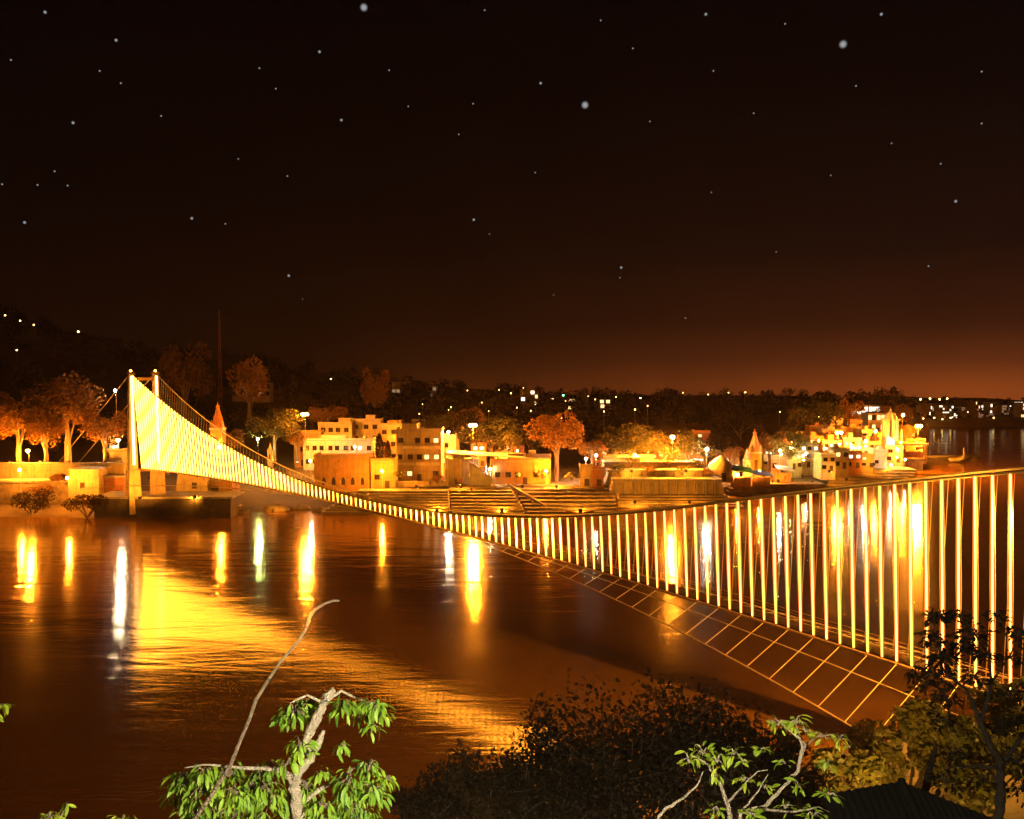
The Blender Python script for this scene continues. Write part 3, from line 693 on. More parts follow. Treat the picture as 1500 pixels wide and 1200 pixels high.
# gateway
a = P(1337, 672, 343); th = thing('gateway', 'wide pale gateway arch beneath the tall lamp at the river bend', 'gate', a)
gw = 9.5; gh = P(1337, 650, 343).z - a.z
for s in (-1, 1): mb = MB(); mb.box((s * gw / 2, 0, -2), (1.1, 1.3, gh + 1.2)); mb.build('pillar', M['plaster'], th)
mb = MB(); mb.box((0, 0, gh - .79), (gw + 2, 1.6, 1.0)); mb.build('lintel', M['plaster'], th)
mb = MB(); mb.box((0, .2, .5), (gw - 1.2, .12, gh * .4)); mb.build('gate_panel', M['redwall'], th)
a = P(1319, 668, 346); th = thing('obelisk', 'slim pale pillar left of the gateway', 'pillar', a)
mb = MB(); mb.tube([(0, 0, -1), (0, 0, 9), (0, 0, 11)], [.9, .55, .05], 4); mb.build('shaft', M['white'], th)
mb = MB(); mb.box((0, 0, -1), (2.2, 2.2, 1.8)); mb.build('plinth', M['plaster'], th)

# ------------------------------------------------------------------ bathing steps (ghats) and river walls
def ghat(label, pxa, pxb, ytop, ybot, n, ztop, zbot=.1, name='bathing_steps', skewL=0, skewR=0, mat='ghat', th0=.9):
    o = G((pxa + pxb) / 2, ybot, zbot); th = thing(name, label, 'steps', o)
    for i in range(n):
        f = i / n; f2 = (i + 1) / n; z = zbot + (ztop - zbot) * (i + 1) / n
        ya = ybot + (ytop - ybot) * f; yb = ybot + (ytop - ybot) * f2
        l, r = pxa + skewL * f, pxb + skewR * f
        a = G(l, ya, z); b_ = G(r, ya, z); Yd = G(r, yb, z).y - b_.y; Yl = G(l, yb, z).y - a.y
        c = b_ + Vector((0, Yd + .3, 0)); d = a + Vector((0, Yl + .3, 0)); e = Vector((0, 0, (ztop - zbot) / n + th0))
        mb = MB(); mb.hexa([q - e for q in (a, b_, c, d)], [a, b_, c, d]); mb.build('step', M[mat], th, tuple(o))
    return th
ghat('broad tan bathing steps below the canopy, left of the dark stair line', 470, 660, 716, 750, 9, 4.9, skewL=60, skewR=-5)
ghat('broad bathing steps below the low hall, between two slanting dividers', 662, 770, 710, 752, 9, 4.9, skewL=-5, skewR=-25)
ghat('darker bathing steps in front of the round orange tree', 772, 905, 706, 750, 8, 4.6, skewL=-25, skewR=-5, mat='stone')
ghat('lowest steps under the long stepped river wall', 905, 1090, 722, 742, 5, 2.6, skewR=-30)
ghat('narrow steps at the water below the tents', 1062, 1210, 706, 724, 5, 3.6, skewL=20, mat='stone')
ghat('lit steps at the water edge before the riverside cluster', 1212, 1335, 684, 709, 6, 4.5, skewL=5, skewR=10)
def lip(pxa, ya, pxb, yb, z, label, name='low_divider', hgt=.9, wd=.9, mat='darkstone', z2=None):
    a = G(pxa, ya, z); b_ = G(pxb, yb, z2 if z2 is not None else z); o = a
    d = (b_ - a).normalized(); n_ = Vector((-d.y, d.x, 0)).normalized() * wd / 2; u = Vector((0, 0, hgt)); e = Vector((0, 0, 1.2))
    mb = MB(); mb.hexa([a - n_ - e, b_ - n_ - e, b_ + n_ - e, a + n_ - e], [a - n_ + u, b_ - n_ + u, b_ + n_ + u, a + n_ + u])
    ob = mb.build(name, M[mat], None, tuple(o), loc=o); return tag(ob, label, 'wall')
lip(668, 712, 728, 738, 4.9, 'dark stepped divider slanting down the bathing steps', z2=1.2)
lip(745, 712, 800, 745, 4.9, 'pale divider slanting down between the broad steps and the darker steps', z2=.8, mat='ghat')
lip(560, 708, 800, 704, 5.0, 'pale kerb along the top of the bathing steps', mat='plaster', hgt=.5)
# stepped river wall
for i, (t, bt, Y, lab) in enumerate([(705, 726, 271, 'lowest tier of the brightly lit river wall'), (692, 712, 277, 'middle tier of the brightly lit river wall'), (680, 698, 283, 'top tier of the brightly lit river wall with a railing')]):
    pxblock('river_wall', lab, 'wall', 892 - i * 6, 1062 - i * 14, t, bt, Y, 7, 'plaster', 6)
for i, (t, bt, Y) in enumerate([(705, 726, 271), (692, 712, 277)]):
    w_ = [o for o in C.objects if o.get('label', '').startswith(('lowest tier', 'middle tier')[i])][0]; oo = tuple(w_.location)
    for k in range(12):
        x = 900 + k * 13.2 - i * 4; mb = MB(); hexpx(mb, x, x + 4, t + 1, bt, Y - .7, .69, .5); mb.build('buttress', M['concrete'], w_, oo)
a = P(880, 677, 283); b_ = P(1030, 677, 283)
th = thing('railing', 'pale railing along the top of the river wall', 'railing', a)
mb = MB(); mb.box(((b_.x - a.x) / 2, 0, 1.1), (b_.x - a.x, .12, .14)); mb.box(((b_.x - a.x) / 2, 0, .5), (b_.x - a.x, .08, .1)); mb.build('rail', M['white'], th)
for i in range(22): mb = MB(); mb.box((i * (b_.x - a.x) / 21, 0, -.6), (.2, .2, 1.9)); mb.build('post', M['white'], th)
pxblock('sea_wall', 'low cream wall along the shore left of the gateway', 'wall', 1225, 1352, 676, 690, 342, 2, 'plaster', 0)
pxblock('spit_wall', 'low wall running out along the sand spit to the carved prow', 'wall', 1352, 1420, 671, 677, 396, 2, 'plaster', 0)
# tents and awnings
a = P(1055, 700, 286); th = thing('dome_tent', 'yellow domed tent beside the white floodlight', 'tent', a)
mb = MB(); mb.lathe([(4.6, -1), (4.6, 1.8), (3.6, 4.6), (1.8, 6.3), (.1, 7.2)], 12); mb.build('canvas', M['plaster'], th, smooth=True)
mb = MB(); mb.box((0, -4.5, -.5), (1.5, .4, 2.6)); mb.build('doorway', M['door'], th)
def awning(px0, px1, top, bot, Y, mat, label):
    a = P(px0, bot, Y); b_ = P(px1, bot, Y); t = P(px0, top, Y).z - a.z; w = b_.x - a.x; th = thing('awning_stall', label, 'stall', a)
    mb = MB(); mb.hexa([(0, -2, t * .7), (w, -2, t * .5), (w, 2, t * .8), (0, 2, t)], [(0, -2, t * .7 + .15), (w, -2, t * .5 + .15), (w, 2, t * .8 + .15), (0, 2, t + .15)]); mb.build('awning', M[mat], th)
    for x in (.2, w - .2): mb = MB(); mb.tube([(x, -1.8, -2), (x, -1.8, t * (.69 if x < 1 else .49))], .08, 5); mb.build('post', M['door'], th)
    mb = MB(); mb.box((w/2, .6, -2), (w * .9, 1.0, 3)); mb.build('counter', M['ochre'], th)
awning(1016, 1030, 672, 686, 288, 'blue', 'stall with a blue tarpaulin left of the yellow domed tent')
awning(1070, 1102, 682, 704, 284, 'green', 'stall under a bright green sloping awning by the small temple')
awning(1100, 1130, 690, 704, 286, 'blue', 'stall with a dull blue awning right of the green one')
awning(1136, 1160, 682, 698, 296, 'tin', 'stall with a pale tin awning right of the small temple')
# boats
def boat(px, py, lpx, label, mat='boat', canopy=False, prow=.5, rz=0, cat='boat'):
    p = G(px, py, 0); L = lpx * mpp(p.y) ; th = thing('moored_boat', label, cat, (p.x, p.y, 0), rz)
    n = 10; sec = []
    mb = MB()
    for i in range(n + 1):
        f = i / n * 2 - 1; w = (1 - abs(f) ** 2.4) * L * .11 + .06; z = .75 + abs(f) ** 3 * prow
        mb.v += [(f * L / 2, -w, z), (f * L / 2 * .94, -w * .6, -.35), (f * L / 2 * .94, w * .6, -.35), (f * L / 2, w, z), (f * L / 2, w * .86, z), (f * L / 2 * .93, w * .5, .05), (f * L / 2 * .93, -w * .5, .05), (f * L / 2, -w * .86, z)]
    for i in range(n):
        for k in range(8): a = i * 8 + k; b2 = i * 8 + (k + 1) % 8; mb.f.append((a, b2, b2 + 8, a + 8))
    mb.f.append(tuple(range(8))); mb.f.append(tuple(n * 8 + k for k in range(8))[::-1])
    mb.build('hull', M[mat], th)
    for f in (-.22, .05, .3): q = MB(); q.box((f * L, 0, .5), (.35, L * .17, .08)); q.build('thwart', M['door'], th)
    if canopy:
        q = MB(); q.box((0, 0, 2.2), (L * .5, L * .2, .15)); q.build('canopy', M['tin'], th)
        for sx_ in (-1, 1):
            for sy in (-1, 1): q = MB(); q.tube([(sx_ * L * .23, sy * L * .085, .6), (sx_ * L * .23, sy * L * .085, 2.2)], .06, 5); q.build('post', M['door'], th)
    return th
boat(342, 752, 48, 'cream boat moored at the shore below the bridge deck', canopy=True)
boat(500, 751, 40, 'low cream boat drawn up right of the brown rocks, half under the deck')
boat(1141, 722, 38, 'dark barge with flat roof moored below the small temple', 'darkstone', True)
boat(970, 746, 44, 'pale low boat moored under the stepped river wall')
boat(850, 754, 40, 'boat with a reddish hull moored at the darker bathing steps', 'redwall')
boat(1020, 741, 30, 'small pale boat right of the low one under the river wall')
boat(780, 757, 26, 'small dark boat at the foot of the bathing steps', 'darkstone')
p = G(1400, 674, 1.0); th = thing('swan_prow_boat', 'pale boat with a tall upturned prow at the tip of the sand spit', 'boat', p)
mb = MB(); mb.tube([(-5, 0, .4), (-2, 0, 0), (1, 0, .1), (3, 0, .9), (3.6, 0, 2.6), (3.3, 0, 4.6), (3.5, 0, 5.4)], [.2, .9, 1, .8, .5, .28, .1], 8); mb.build('hull', M['boat'], th, smooth=True)
mb = MB(); mb.box((-1, 0, .9), (3, 1.4, .2)); mb.build('deck', M['ochre'], th)
# rocks along the shore
def rock(px, py, wpx, label, seed):
    p = G(px, py, 0); r = wpx * mpp(p.y) / 2; rr_ = np.random.default_rng(seed); mb = MB()
    n = 10; k = 5
    for i in range(k + 1):
        for j in range(n):
            a = 2 * math.pi * j / n; s_ = math.sin(math.pi * i / k) * r * rr_.uniform(.8, 1.15)
            mb.v.append((math.cos(a) * s_, math.sin(a) * s_ * .6, -math.cos(math.pi * i / k) * r * .42 * rr_.uniform(.85, 1.1)))
    for i in range(k):
        for j in range(n): mb.f.append((i*n + j, i*n + (j+1) % n, (i+1)*n + (j+1) % n, (i+1)*n + j))
    return tag(mb.build('shore_rock', M['stone'], loc=(p.x, p.y, 0)), label, 'rock')
for i, (px, py, w, l) in enumerate([(405, 748, 45, 'large brown rock hump at the shore right of the moored cream boat'), (440, 746, 36, 'brown rock in the middle of the shore under the deck'), (470, 749, 30, 'lowest flat rock at the right of the brown shore rocks'),
                                    (385, 742, 26, 'small brown rock behind the large hump'), (425, 738, 30, 'brown rock higher up the shore under the deck')]): rock(px, py, w, l, i)
# people seated/standing on the steps, small figures
def person(px, py, z, label, mat, hgt=1.68):
    p = G(px, py, z); th = thing('person', label, 'person', p)
    mb = MB()
    mb.tube([(-.1, 0, 0), (-.1, 0, .45), (-.08, 0, .85)], [.07, .08, .11], 6); mb.tube([(.12, .1, 0), (.1, .04, .45), (.08, 0, .85)], [.07, .08, .11], 6)
    mb.tube([(0, 0, .8), (0, 0, 1.0), (0, 0, 1.35), (0, 0, 1.45), (0, 0, 1.5)], [.17, .16, .2, .12, .06], 8)
    for s in (-1, 1): mb.tube([(s * .2, 0, 1.38), (s * .26, .02, 1.1), (s * .24, -.08, .85)], [.06, .05, .04], 5)
    mb.tube([(0, 0, 1.48), (0, 0, 1.55), (0, -.01, 1.62), (0, 0, 1.7), (0, 0, 1.74)], [.05, .08, .1, .09, .03], 8)
    mb.build('body', M[mat], th)
for px, py, z, l, mt in [(668, 709, 5, 'person in dark clothes standing left of the pair atop the bathing steps', 'door'), (674, 709, 5, 'person in red standing atop the bathing steps', 'red'),
                         (690, 722, 3.6, 'person standing beside the dark divider halfway down the steps', 'door'), (780, 742, 1.0, 'person in pale clothes near the water on the darker steps', 'white'),
                         (905, 731, 2.5, 'person in white on the lowest river wall steps', 'white'), (1100, 706, 4, 'person in blue before the dull blue awning', 'blue')
                         , (612, 722, 3.4, 'person in white on the left bathing steps', 'white'), (630, 712, 4.8, 'person in dark clothes at the top of the left steps', 'door'), (705, 735, 1.8, 'person in red near the water on the broad steps', 'red'),
                         (720, 716, 4.3, 'person in white high on the broad steps', 'white'), (830, 724, 3, 'person in blue on the darker steps under the round tree', 'blue'), (862, 714, 4, 'person in white at the top right of the darker steps', 'white'),
                         (1150, 704, 4.2, 'person in red by the pale tin awning', 'red'), (1175, 702, 4.4, 'person in dark clothes right of the pale tin awning', 'door')]: person(px, py, z, l, mt)

# ------------------------------------------------------------------ trees of the far bank
def crown_mesh(seed, mat, n=1500, sz=.12):
    pts = crown_points(n, 1.0, 1.0, 11, seed=seed); s_ = rng.uniform(.6, 1.4, n) * sz
    return quad_mesh('crown', leaf_quads(pts, s_, 0, .8), mat)
CM = {k: [crown_mesh(i + 20 * j, M[k], 2600, .085) for i in range(4)] for j, k in enumerate(['far', 'farred', 'bank', 'wood'])}
def tree(px, base, top, wpx, Y, label, k='far', var=0, zb=None, trunkmat='bark', group=None, name='tree'):
    a = P(px, base, Y)
    if zb is not None: a.z = zb
    H_ = P(px, top, Y).z - a.z; w = wpx * mpp(Y) / 2; th = thing(name, label, 'tree', a, 0, group)
    ch = max(H_ * .36, w * .5); cz = H_ - ch
    mb = MB(); mb.tube([(0, 0, -2), (.1, 0, cz * .4), (-.1, .1, cz)], [H_ * .035 + .12, H_ * .028 + .1, .12], 7)
    for i in range(5):
        an = i * 1.3 + var; mb.tube([(0, 0, cz * (.4 + .1 * i)), (math.cos(an) * w * .35, math.sin(an) * w * .35, cz + ch * .1), (math.cos(an) * w * .6, math.sin(an) * w * .6, cz + ch * .45)], [H_ * .015 + .06, .09, .04], 5)
    mb.build('trunk', M[trunkmat], th)
    c = link('crown', CM[k][var % 4], th, (0, 0, cz)); c.scale = (w, w, ch); c.rotation_euler = (0, 0, var * 1.7)
    return th
T = tree
T(28, 690, 572, 100, 268, 'orange-lit dry tree at the left edge behind the yard wall', 'farred', 0)
T(100, 690, 545, 120, 272, 'tall reddish tree left of the bridge tower', 'farred', 1)
T(155, 690, 592, 70, 266, 'yellow-lit tree touching the bridge tower', 'farred', 2)
T(68, 690, 600, 60, 264, 'smaller orange tree between the edge tree and the tall reddish one', 'farred', 3)
T(-20, 690, 560, 80, 275, 'orange tree cut by the left edge of the picture', 'farred', 2)
T(402, 668, 597, 88, 306, 'green-lit round tree behind the bridge cable left of the double lamp', 'far', 0)
T(366, 640, 522, 66, 400, 'big dim bare-looking tree on the slope behind the orange shrine', 'farred', 1)
T(550, 640, 530, 48, 420, 'tall narrow dim tree on the slope behind the terraced houses', 'farred', 2)
T(480, 640, 590, 60, 345, 'brown tree behind the low brown terrace house', 'farred', 3)
T(270, 640, 492, 90, 420, 'large dim tree directly behind the bridge tower cables', 'farred', 0)
T(720, 680, 612, 110, 318, 'olive tree behind the street lamp over the canopy', 'far', 3)
T(670, 660, 600, 70, 350, 'dark tree behind the balcony block and canopy', 'wood', 1)
T(778, 680, 622, 60, 320, 'dark green tree left behind the round orange tree', 'far', 2)
T(815, 708, 602, 96, 286, 'round orange-brown tree standing above the darker bathing steps', 'farred', 1)
T(902, 690, 622, 82, 300, 'left one of the yellow-lit trees behind the river wall', 'far', 0)
T(950, 690, 618, 80, 304, 'yellow-lit tree directly left of the brightest lamp', 'far', 1)
T(1008, 690, 630, 60, 300, 'yellow-lit tree directly right of the brightest lamp', 'far', 2)
T(1055, 690, 636, 50, 322, 'grey tree behind the yellow domed tent', 'wood', 3)
T(1132, 690, 628, 48, 312, 'orange-lit leaning tree right of the small tapering temple', 'farred', 0)
T(1168, 680, 622, 44, 322, 'green-lit tree above the greenish lamp', 'far', 1)
T(1190, 660, 588, 86, 400, 'glowing brown tree above the riverside cluster', 'far', 3)
T(1243, 660, 578, 46, 420, 'tallest tree over the riverside cluster', 'farred', 2)
T(870, 650, 590, 80, 420, 'dark tree behind the left yellow-lit tree', 'wood', 0)
T(1085, 660, 602, 90, 400, 'dark tree behind the small tapering temple', 'wood', 2)
T(1310, 640, 592, 60, 430, 'reddish tree just behind the bell tower', 'farred', 1)
for i, (px, b_, t, w_, Y, k, l) in enumerate([(635, 650, 606, 55, 345, 'far', 'olive tree between the balcony block and the street lamp'), (690, 655, 596, 50, 365, 'farred', 'brown tree behind the olive tree of the canopy'),
        (750, 675, 632, 40, 305, 'far', 'small green tree over the right half of the canopy'), (866, 690, 640, 36, 292, 'farred', 'small orange tree at the left end of the river wall'),
        (925, 685, 640, 44, 294, 'far', 'low yellow tree in front of the left yellow-lit trees'), (982, 688, 648, 40, 292, 'far', 'low yellow tree right under the brightest lamp'),
        (1030, 688, 645, 34, 298, 'far', 'thin tree left of the white floodlight'), (1075, 690, 650, 34, 300, 'farred', 'small orange tree left of the temple side shrine'),
        (1150, 690, 646, 30, 302, 'far', 'little yellow tree in front of the greenish lamp'), (1210, 680, 630, 40, 345, 'farred', 'orange tree rising among the cluster houses'),
        (1255, 670, 622, 36, 372, 'far', 'yellow tree above the terracotta cluster house'), (1330, 660, 618, 34, 362, 'farred', 'orange tree between bell tower and tall orange lamp'),
        (435, 668, 625, 44, 312, 'farred', 'orange tree left of the double street lamp'), (340, 680, 628, 50, 292, 'farred', 'low tree right of the orange spired shrine'),
        (245, 690, 600, 60, 300, 'farred', 'dim tree seen through the light strings by the tower')]): T(px, b_, t, w_, Y, l, k, i)
# cypresses
for px, top, w, l in [(556, 636, 15, 'taller dark cypress between the long white house and the balcony block'), (568, 647, 11, 'shorter dark cypress right of the taller one')]:
    a = P(px, 676, 290); H_ = P(px, top, 290).z - a.z; th = thing('cypress', l, 'tree', a)
    n = 1200; z = rng.uniform(0, 1, n); rad = np.sin(np.clip(z, .05, 1) * math.pi) ** .6 * (1 - z * .5) * w * mpp(290) * .55 * rng.uniform(.7, 1.05, n); an = rng.uniform(0, 6.28, n)
    pts = np.stack([np.cos(an) * rad, np.sin(an) * rad, z * H_ + .3], 1)
    link('crown', quad_mesh('crown', leaf_quads(pts, rng.uniform(.4, .8, n)), M['bushy']), th)
    mb = MB(); mb.tube([(0, 0, -2), (0, 0, H_ * .8)], [.25, .05], 5); mb.build('trunk', M['darkbark'], th)
# bushes at the left shore
def bush(px, py, wpx, hpx, Y, label, mat, zb=None, n=1600, sz=.35, name='bush', lumps=8, seed=3, twigs=6, cat='bush'):
    a = P(px, py, Y); w = wpx * mpp(Y) / 2; h = hpx * mpp(Y) / 2
    th = thing(name, label, cat, a if zb is None else (a.x, a.y, zb))
    pts = crown_points(n, w, h, lumps, seed=seed) + np.array([0, 0, h * .8])
    link('foliage', quad_mesh('foliage', leaf_quads(pts, rng.uniform(.6, 1.4, n) * sz), M[mat]), th)
    mb = MB()
    for i in range(twigs):
        an = i * 2.4; mb.tube([(0, 0, -.5), (math.cos(an) * w * .3, math.sin(an) * w * .3, h * .5), (math.cos(an) * w * .75, math.sin(an) * w * .75, h * 1.3)], [w * .03, w * .02, w * .008], 4)
    mb.build('stems', M['darkbark'], th); return th
bush(48, 756, 66, 46, 249, 'dark rounded bush at the water nearest the left edge', 'bushy', sz=.5)
bush(128, 757, 66, 40, 243, 'dark bush at the water left of the dark stone wall', 'bushy', seed=4, sz=.5)
bush(65, 728, 50, 22, 258, 'scrubby bush higher up behind the two shore bushes', 'farred', seed=5, sz=.5)
bush(90, 712, 40, 20, 259, 'scrub in front of the left end of the yard wall', 'farred', seed=6, sz=.5)
for i, (px, py, w_, Y, where) in enumerate([(905, 692, 26, 276, 'leftmost on the lowest tier of the river wall'), (948, 694, 22, 276, 'second on the lowest tier of the river wall'), (1000, 693, 30, 276, 'third and widest on the lowest tier of the river wall'),
        (1040, 696, 24, 276, 'at the right end of the lowest tier of the river wall'), (925, 682, 24, 281, 'on the upper tier under the left yellow-lit tree'), (975, 680, 28, 281, 'on the upper tier left of the brightest lamp'), (1022, 683, 22, 281, 'on the upper tier right of the brightest lamp'),
        (640, 706, 20, 272, 'beside the foot of the balcony block'), (585, 700, 24, 272, 'between the square block and the balcony block'), (795, 700, 22, 277, 'at the foot of the round orange tree'), (838, 702, 26, 277, 'right of the trunk of the round orange tree')]):
    bush(px, py, w_, 14, Y, 'small lit shrub ' + where, ['bank', 'farred'][i % 2], n=500, sz=.4, seed=30 + i, name='shrub')
# far wood on the hills
pts = []; sz = []
cnt = 0
while cnt < 900:
    px = random.uniform(-250, 1560); Y = random.uniform(340, 960) if px < 1180 else random.uniform(440, 980) if px < 1345 else random.uniform(625, 980)
    if random.random() > (Y / 960) ** .5: continue
    X = (px - 750) / FP * Y; z = height(X, Y)
    if z < 2.5: continue
    cnt += 1; r = random.uniform(3, 7) * (1 if Y < 700 else 1.2) * (.6 if px > 1345 else 1); n = 260 if Y < 600 else 150
    hgt = r * random.uniform(.7, 1.2) * (.5 if px > 1345 else 1); q = crown_points(n, r, hgt, 6, seed=cnt) + np.array([X, Y, z + hgt * .9])
    pts.append(q); sz.append(np.full(n, .22 * r) * rng.uniform(.6, 1.3, n))
pts = np.concatenate(pts); sz = np.concatenate(sz)
tag(link('far_wood', quad_mesh('far_wood', leaf_quads(pts, sz, 0, .9), M['wood'])), 'dark wooded hillside beyond the town on the far bank', 'trees', kind='stuff')
# radio mast
a = P(322, 520, 520); a.z = height(a.x, a.y); zt = P(322, 455, 520).z - a.z
th = thing('radio_mast', 'faint tall radio mast standing on the slope above the bridge', 'mast', a)
mb = MB()
for s in (-1, 1): mb.tube([(s * 1.2, 0, 0), (s * .3, 0, zt)], .15, 4); 
mb.tube([(0, 1.4, 0), (0, .3, zt)], .15, 4); mb.build('frame', M['redwall'], th)
mb = MB()
for i in range(14): f = i / 14; g = (i + 1) / 14; mb.tube([(-1.2 + .9 * f, 0, zt * f), (1.2 - .9 * g, 0, zt * g)], .08, 4)
mb.build('bracing', M['redwall'], th)

# ------------------------------------------------------------------ near bank
bush(1330, 1165, 190, 150, 58, 'olive bush on the near bank left of the dark tree, behind the hut roof', 'bank', sz=.5, seed=11, n=2600)
bush(1430, 1190, 180, 150, 55, 'olive bush low behind the trunk of the dark tree', 'bank', sz=.5, seed=12, n=2600)
bush(1270, 1130, 70, 60, 70, 'small yellow-green bush at the near water edge left of the olive bushes', 'bank', sz=.45, seed=13)
bush(1400, 1110, 150, 110, 66, 'olive bush on the near bank under the bridge strings', 'bank', sz=.5, seed=14, n=2200)
bush(1500, 1120, 150, 130, 66, 'olive bush on the near bank at the right edge', 'bank', sz=.5, seed=15, n=2200)
bush(1240, 1180, 130, 100, 50, 'dark olive bush above the left slope of the hut roof', 'bank', sz=.4, seed=16, n=2200)
# big dark thorn bush
def thornbush(label, blobs, Y, zb, seed, n=9000, mat='bushy'):
    c = P(blobs[0][0], blobs[0][1], Y); base = Vector((c.x, Y, zb)); th = thing('thorn_bush', label, 'bush', base)
    r = np.random.default_rng(seed); allp = []; tw = MB(); lf = []
    tot = sum(b[2] for b in blobs)
    for bx, by, br_ in blobs:
        bc = P(bx, by, Y) - base; R_ = br_ * mpp(Y)
        st = Vector((bc.x * .85, r.uniform(-1, 1), max(0, bc.z - R_ * 1.2)))
        for k in range(int(34 * br_ / 80)):
            d = Vector(r.normal(size=3)); d.z = abs(d.z) * .9 - .1; d.normalize(); tip = bc + d * R_ * r.uniform(.7, 1.28)
            mid = bc * .6 + st * .4 + Vector(r.normal(size=3)) * R_ * .25
            pl = [st, mid, bc + d * R_ * .45 + Vector(r.normal(size=3)) * R_ * .08, tip]
            tw.tube(pl, [.05, .03, .018, .006], 4)
            for q in range(int(n / tot * br_ / (34 * br_ / 80))):
                f = r.uniform(.15, 1) ** .7; p = pl[2].lerp(tip, f) if r.random() < .6 else pl[1].lerp(pl[2], f)
                sp = R_ * .17; lf.append(p + Vector(r.normal(size=3)) * sp)
    tw.build('branches', M['bark'], th)['kind'] = 'stuff'
    P_ = np.array([tuple(v) for v in lf])
    link('foliage', quad_mesh('foliage', leaf_quads(P_, r.uniform(.07, .19, len(P_)) * Y / 22, 0, .6), M[mat]), th)
thornbush('large dark thorny bush filling the lower middle of the view', [(900, 1135, 115), (985, 1085, 85), (1065, 1105, 75), (830, 1125, 85), (775, 1170, 80), (900, 1200, 105), (1010, 1180, 110), (1100, 1150, 70)], 23, 22, 5, 21000)
thornbush('lower dark scrub spreading left of the large thorny bush', [(660, 1180, 60), (710, 1165, 60), (620, 1195, 45), (760, 1200, 70)], 22, 24, 6, 9000)
thornbush('dark scrub between the large thorny bush and the hut roof', [(1120, 1190, 60), (1180, 1190, 60), (1150, 1130, 50)], 24, 22, 9, 8000)
# hut roof
pr = [P(1205, 1166, 17), P(1320, 1146, 18), P(1470, 1206, 17.4)]
base = Vector((pr[1].x, 19, 31)); th = thing('hut', 'hut with a dark rusty corrugated tin roof at the bottom right', 'hut', base)
def corr(a, b_, back, n):
    mb = MB()
    for i in range(n):
        f, g = i / n, (i + 1) / n; p = a.lerp(b_, f); q = a.lerp(b_, g); u = Vector((0, 0, .03 if i % 2 else 0)); v = Vector((0, 0, 0 if i % 2 else .03))
        mb.hexa([p + u + back[0] - Vector((0,0,.02)), q + v + back[0] - Vector((0,0,.02)), q + v + back[1] - Vector((0,0,.02)), p + u + back[1] - Vector((0,0,.02))], [p + u + back[0], q + v + back[0], q + v + back[1], p + u + back[1]])
    return mb
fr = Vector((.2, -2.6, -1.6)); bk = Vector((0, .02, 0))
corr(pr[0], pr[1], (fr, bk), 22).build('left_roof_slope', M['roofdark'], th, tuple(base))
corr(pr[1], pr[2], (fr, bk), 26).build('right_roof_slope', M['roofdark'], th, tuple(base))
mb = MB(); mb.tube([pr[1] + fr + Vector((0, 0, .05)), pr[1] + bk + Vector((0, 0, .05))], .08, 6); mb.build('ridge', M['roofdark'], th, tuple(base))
mb = MB(); mb.hexa([(-1.3, -2.5, -1), (1.6, -2.5, -1), (1.6, -1.2, -1), (-1.3, -1.2, -1)], [(-1.3, -2.5, .7), (1.6, -2.5, .7), (1.6, -1.2, 1.2), (-1.3, -1.2, 1.2)]); mb.build('wall', M['redwall'], th)

# leaf meshes
def leaf_mesh(name, L, Wd, mat, curl=.3, n=4):
    mb = MB(); v = []
    for i in range(n + 1):
        f = i / n; w = Wd * .5 * math.sin(math.pi * min(f * .92 + .06, 1)) ** .8; z = -curl * L * f * f
        v += [(-w, f * L, z + w * .35), (0, f * L, z), (w, f * L, z + w * .35)]
    mb.v = v
    for i in range(n):
        a = i * 3; mb.f += [(a, a + 1, a + 4, a + 3), (a + 1, a + 2, a + 5, a + 4)]
    o = mb.build(name, mat, smooth=True); C.objects.unlink(o); return o.data
LM = {'g': [leaf_mesh('leaf', .115, .036, M['leafg'], .45), leaf_mesh('leaf', .1, .034, M['leafg'], .2)],
      'y': [leaf_mesh('leaf', .11, .036, M['leafy'], .35), leaf_mesh('leaf', .085, .032, M['leafy'], .1)],
      's': [leaf_mesh('leaf', .13, .06, M['silh'], .2), leaf_mesh('leaf', .1, .05, M['silh'], .1)]}
NL = {}; EXTRA = {}
def put_leaf(th, me, pos, d, roll, sc):
    d = d.normalized(); q = d.to_track_quat('Y', 'Z') @ Matrix.Rotation(roll, 3, 'Y').to_quaternion()
    NL[th.name] = NL.get(th.name, 0) + 1
    if NL[th.name] > 290:
        mt = Matrix.Translation(pos) @ q.to_matrix().to_4x4() @ Matrix.Scale(sc, 4)
        ex = EXTRA.setdefault(th.name, [th, me.materials[0], [], []]); i0 = len(ex[2])
        ex[2] += [tuple(mt @ v.co) for v in me.vertices]; ex[3] += [tuple(i0 + k for k in p.vertices) for p in me.polygons]
        return
    o = link('leaf', me, th, pos); o.rotation_mode = 'QUATERNION'; o.rotation_quaternion = q; o.scale = (sc, sc, sc); return o
DENS = {'g': 4.6, 'y': 2.4, 's': 8.5}
def leafcluster(th, off, centre, rad, n, kind, r, Y, droop=.8, twig=None, stuffq=None):
    c = P(centre[0], centre[1], Y) - off; R_ = rad * mpp(Y) * (1.35 if kind == 's' else 1.12); n = int(n * DENS[kind])
    for i in range(n):
        a = r.uniform(0, 6.28); el_ = r.uniform(-.2, 1)
        d = Vector((math.cos(a), math.sin(a) * .8, el_)).normalized()
        p = c + Vector((d.x * R_ * r.uniform(.2, 1), d.y * R_ * r.uniform(.2, 1), (d.z * r.uniform(.0, .9) - r.uniform(0, .7)) * R_))
        dr = Vector((d.x + r.uniform(-.6, .6), d.y + r.uniform(-.6, .6), -droop + r.uniform(-.7, .8))); sc = r.uniform(.45, 1.25)
        put_leaf(th, LM[kind][i % 2], p, dr, r.uniform(-.8, .8), sc)
        if twig is not None and i % 6 == 0: twig.tube([c - Vector((0, 0, R_ * .3)), (c + p) / 2 + Vector((0, 0, R_ * .12)), p], [.012, .007, .004], 4)
rr2 = random.Random(5)
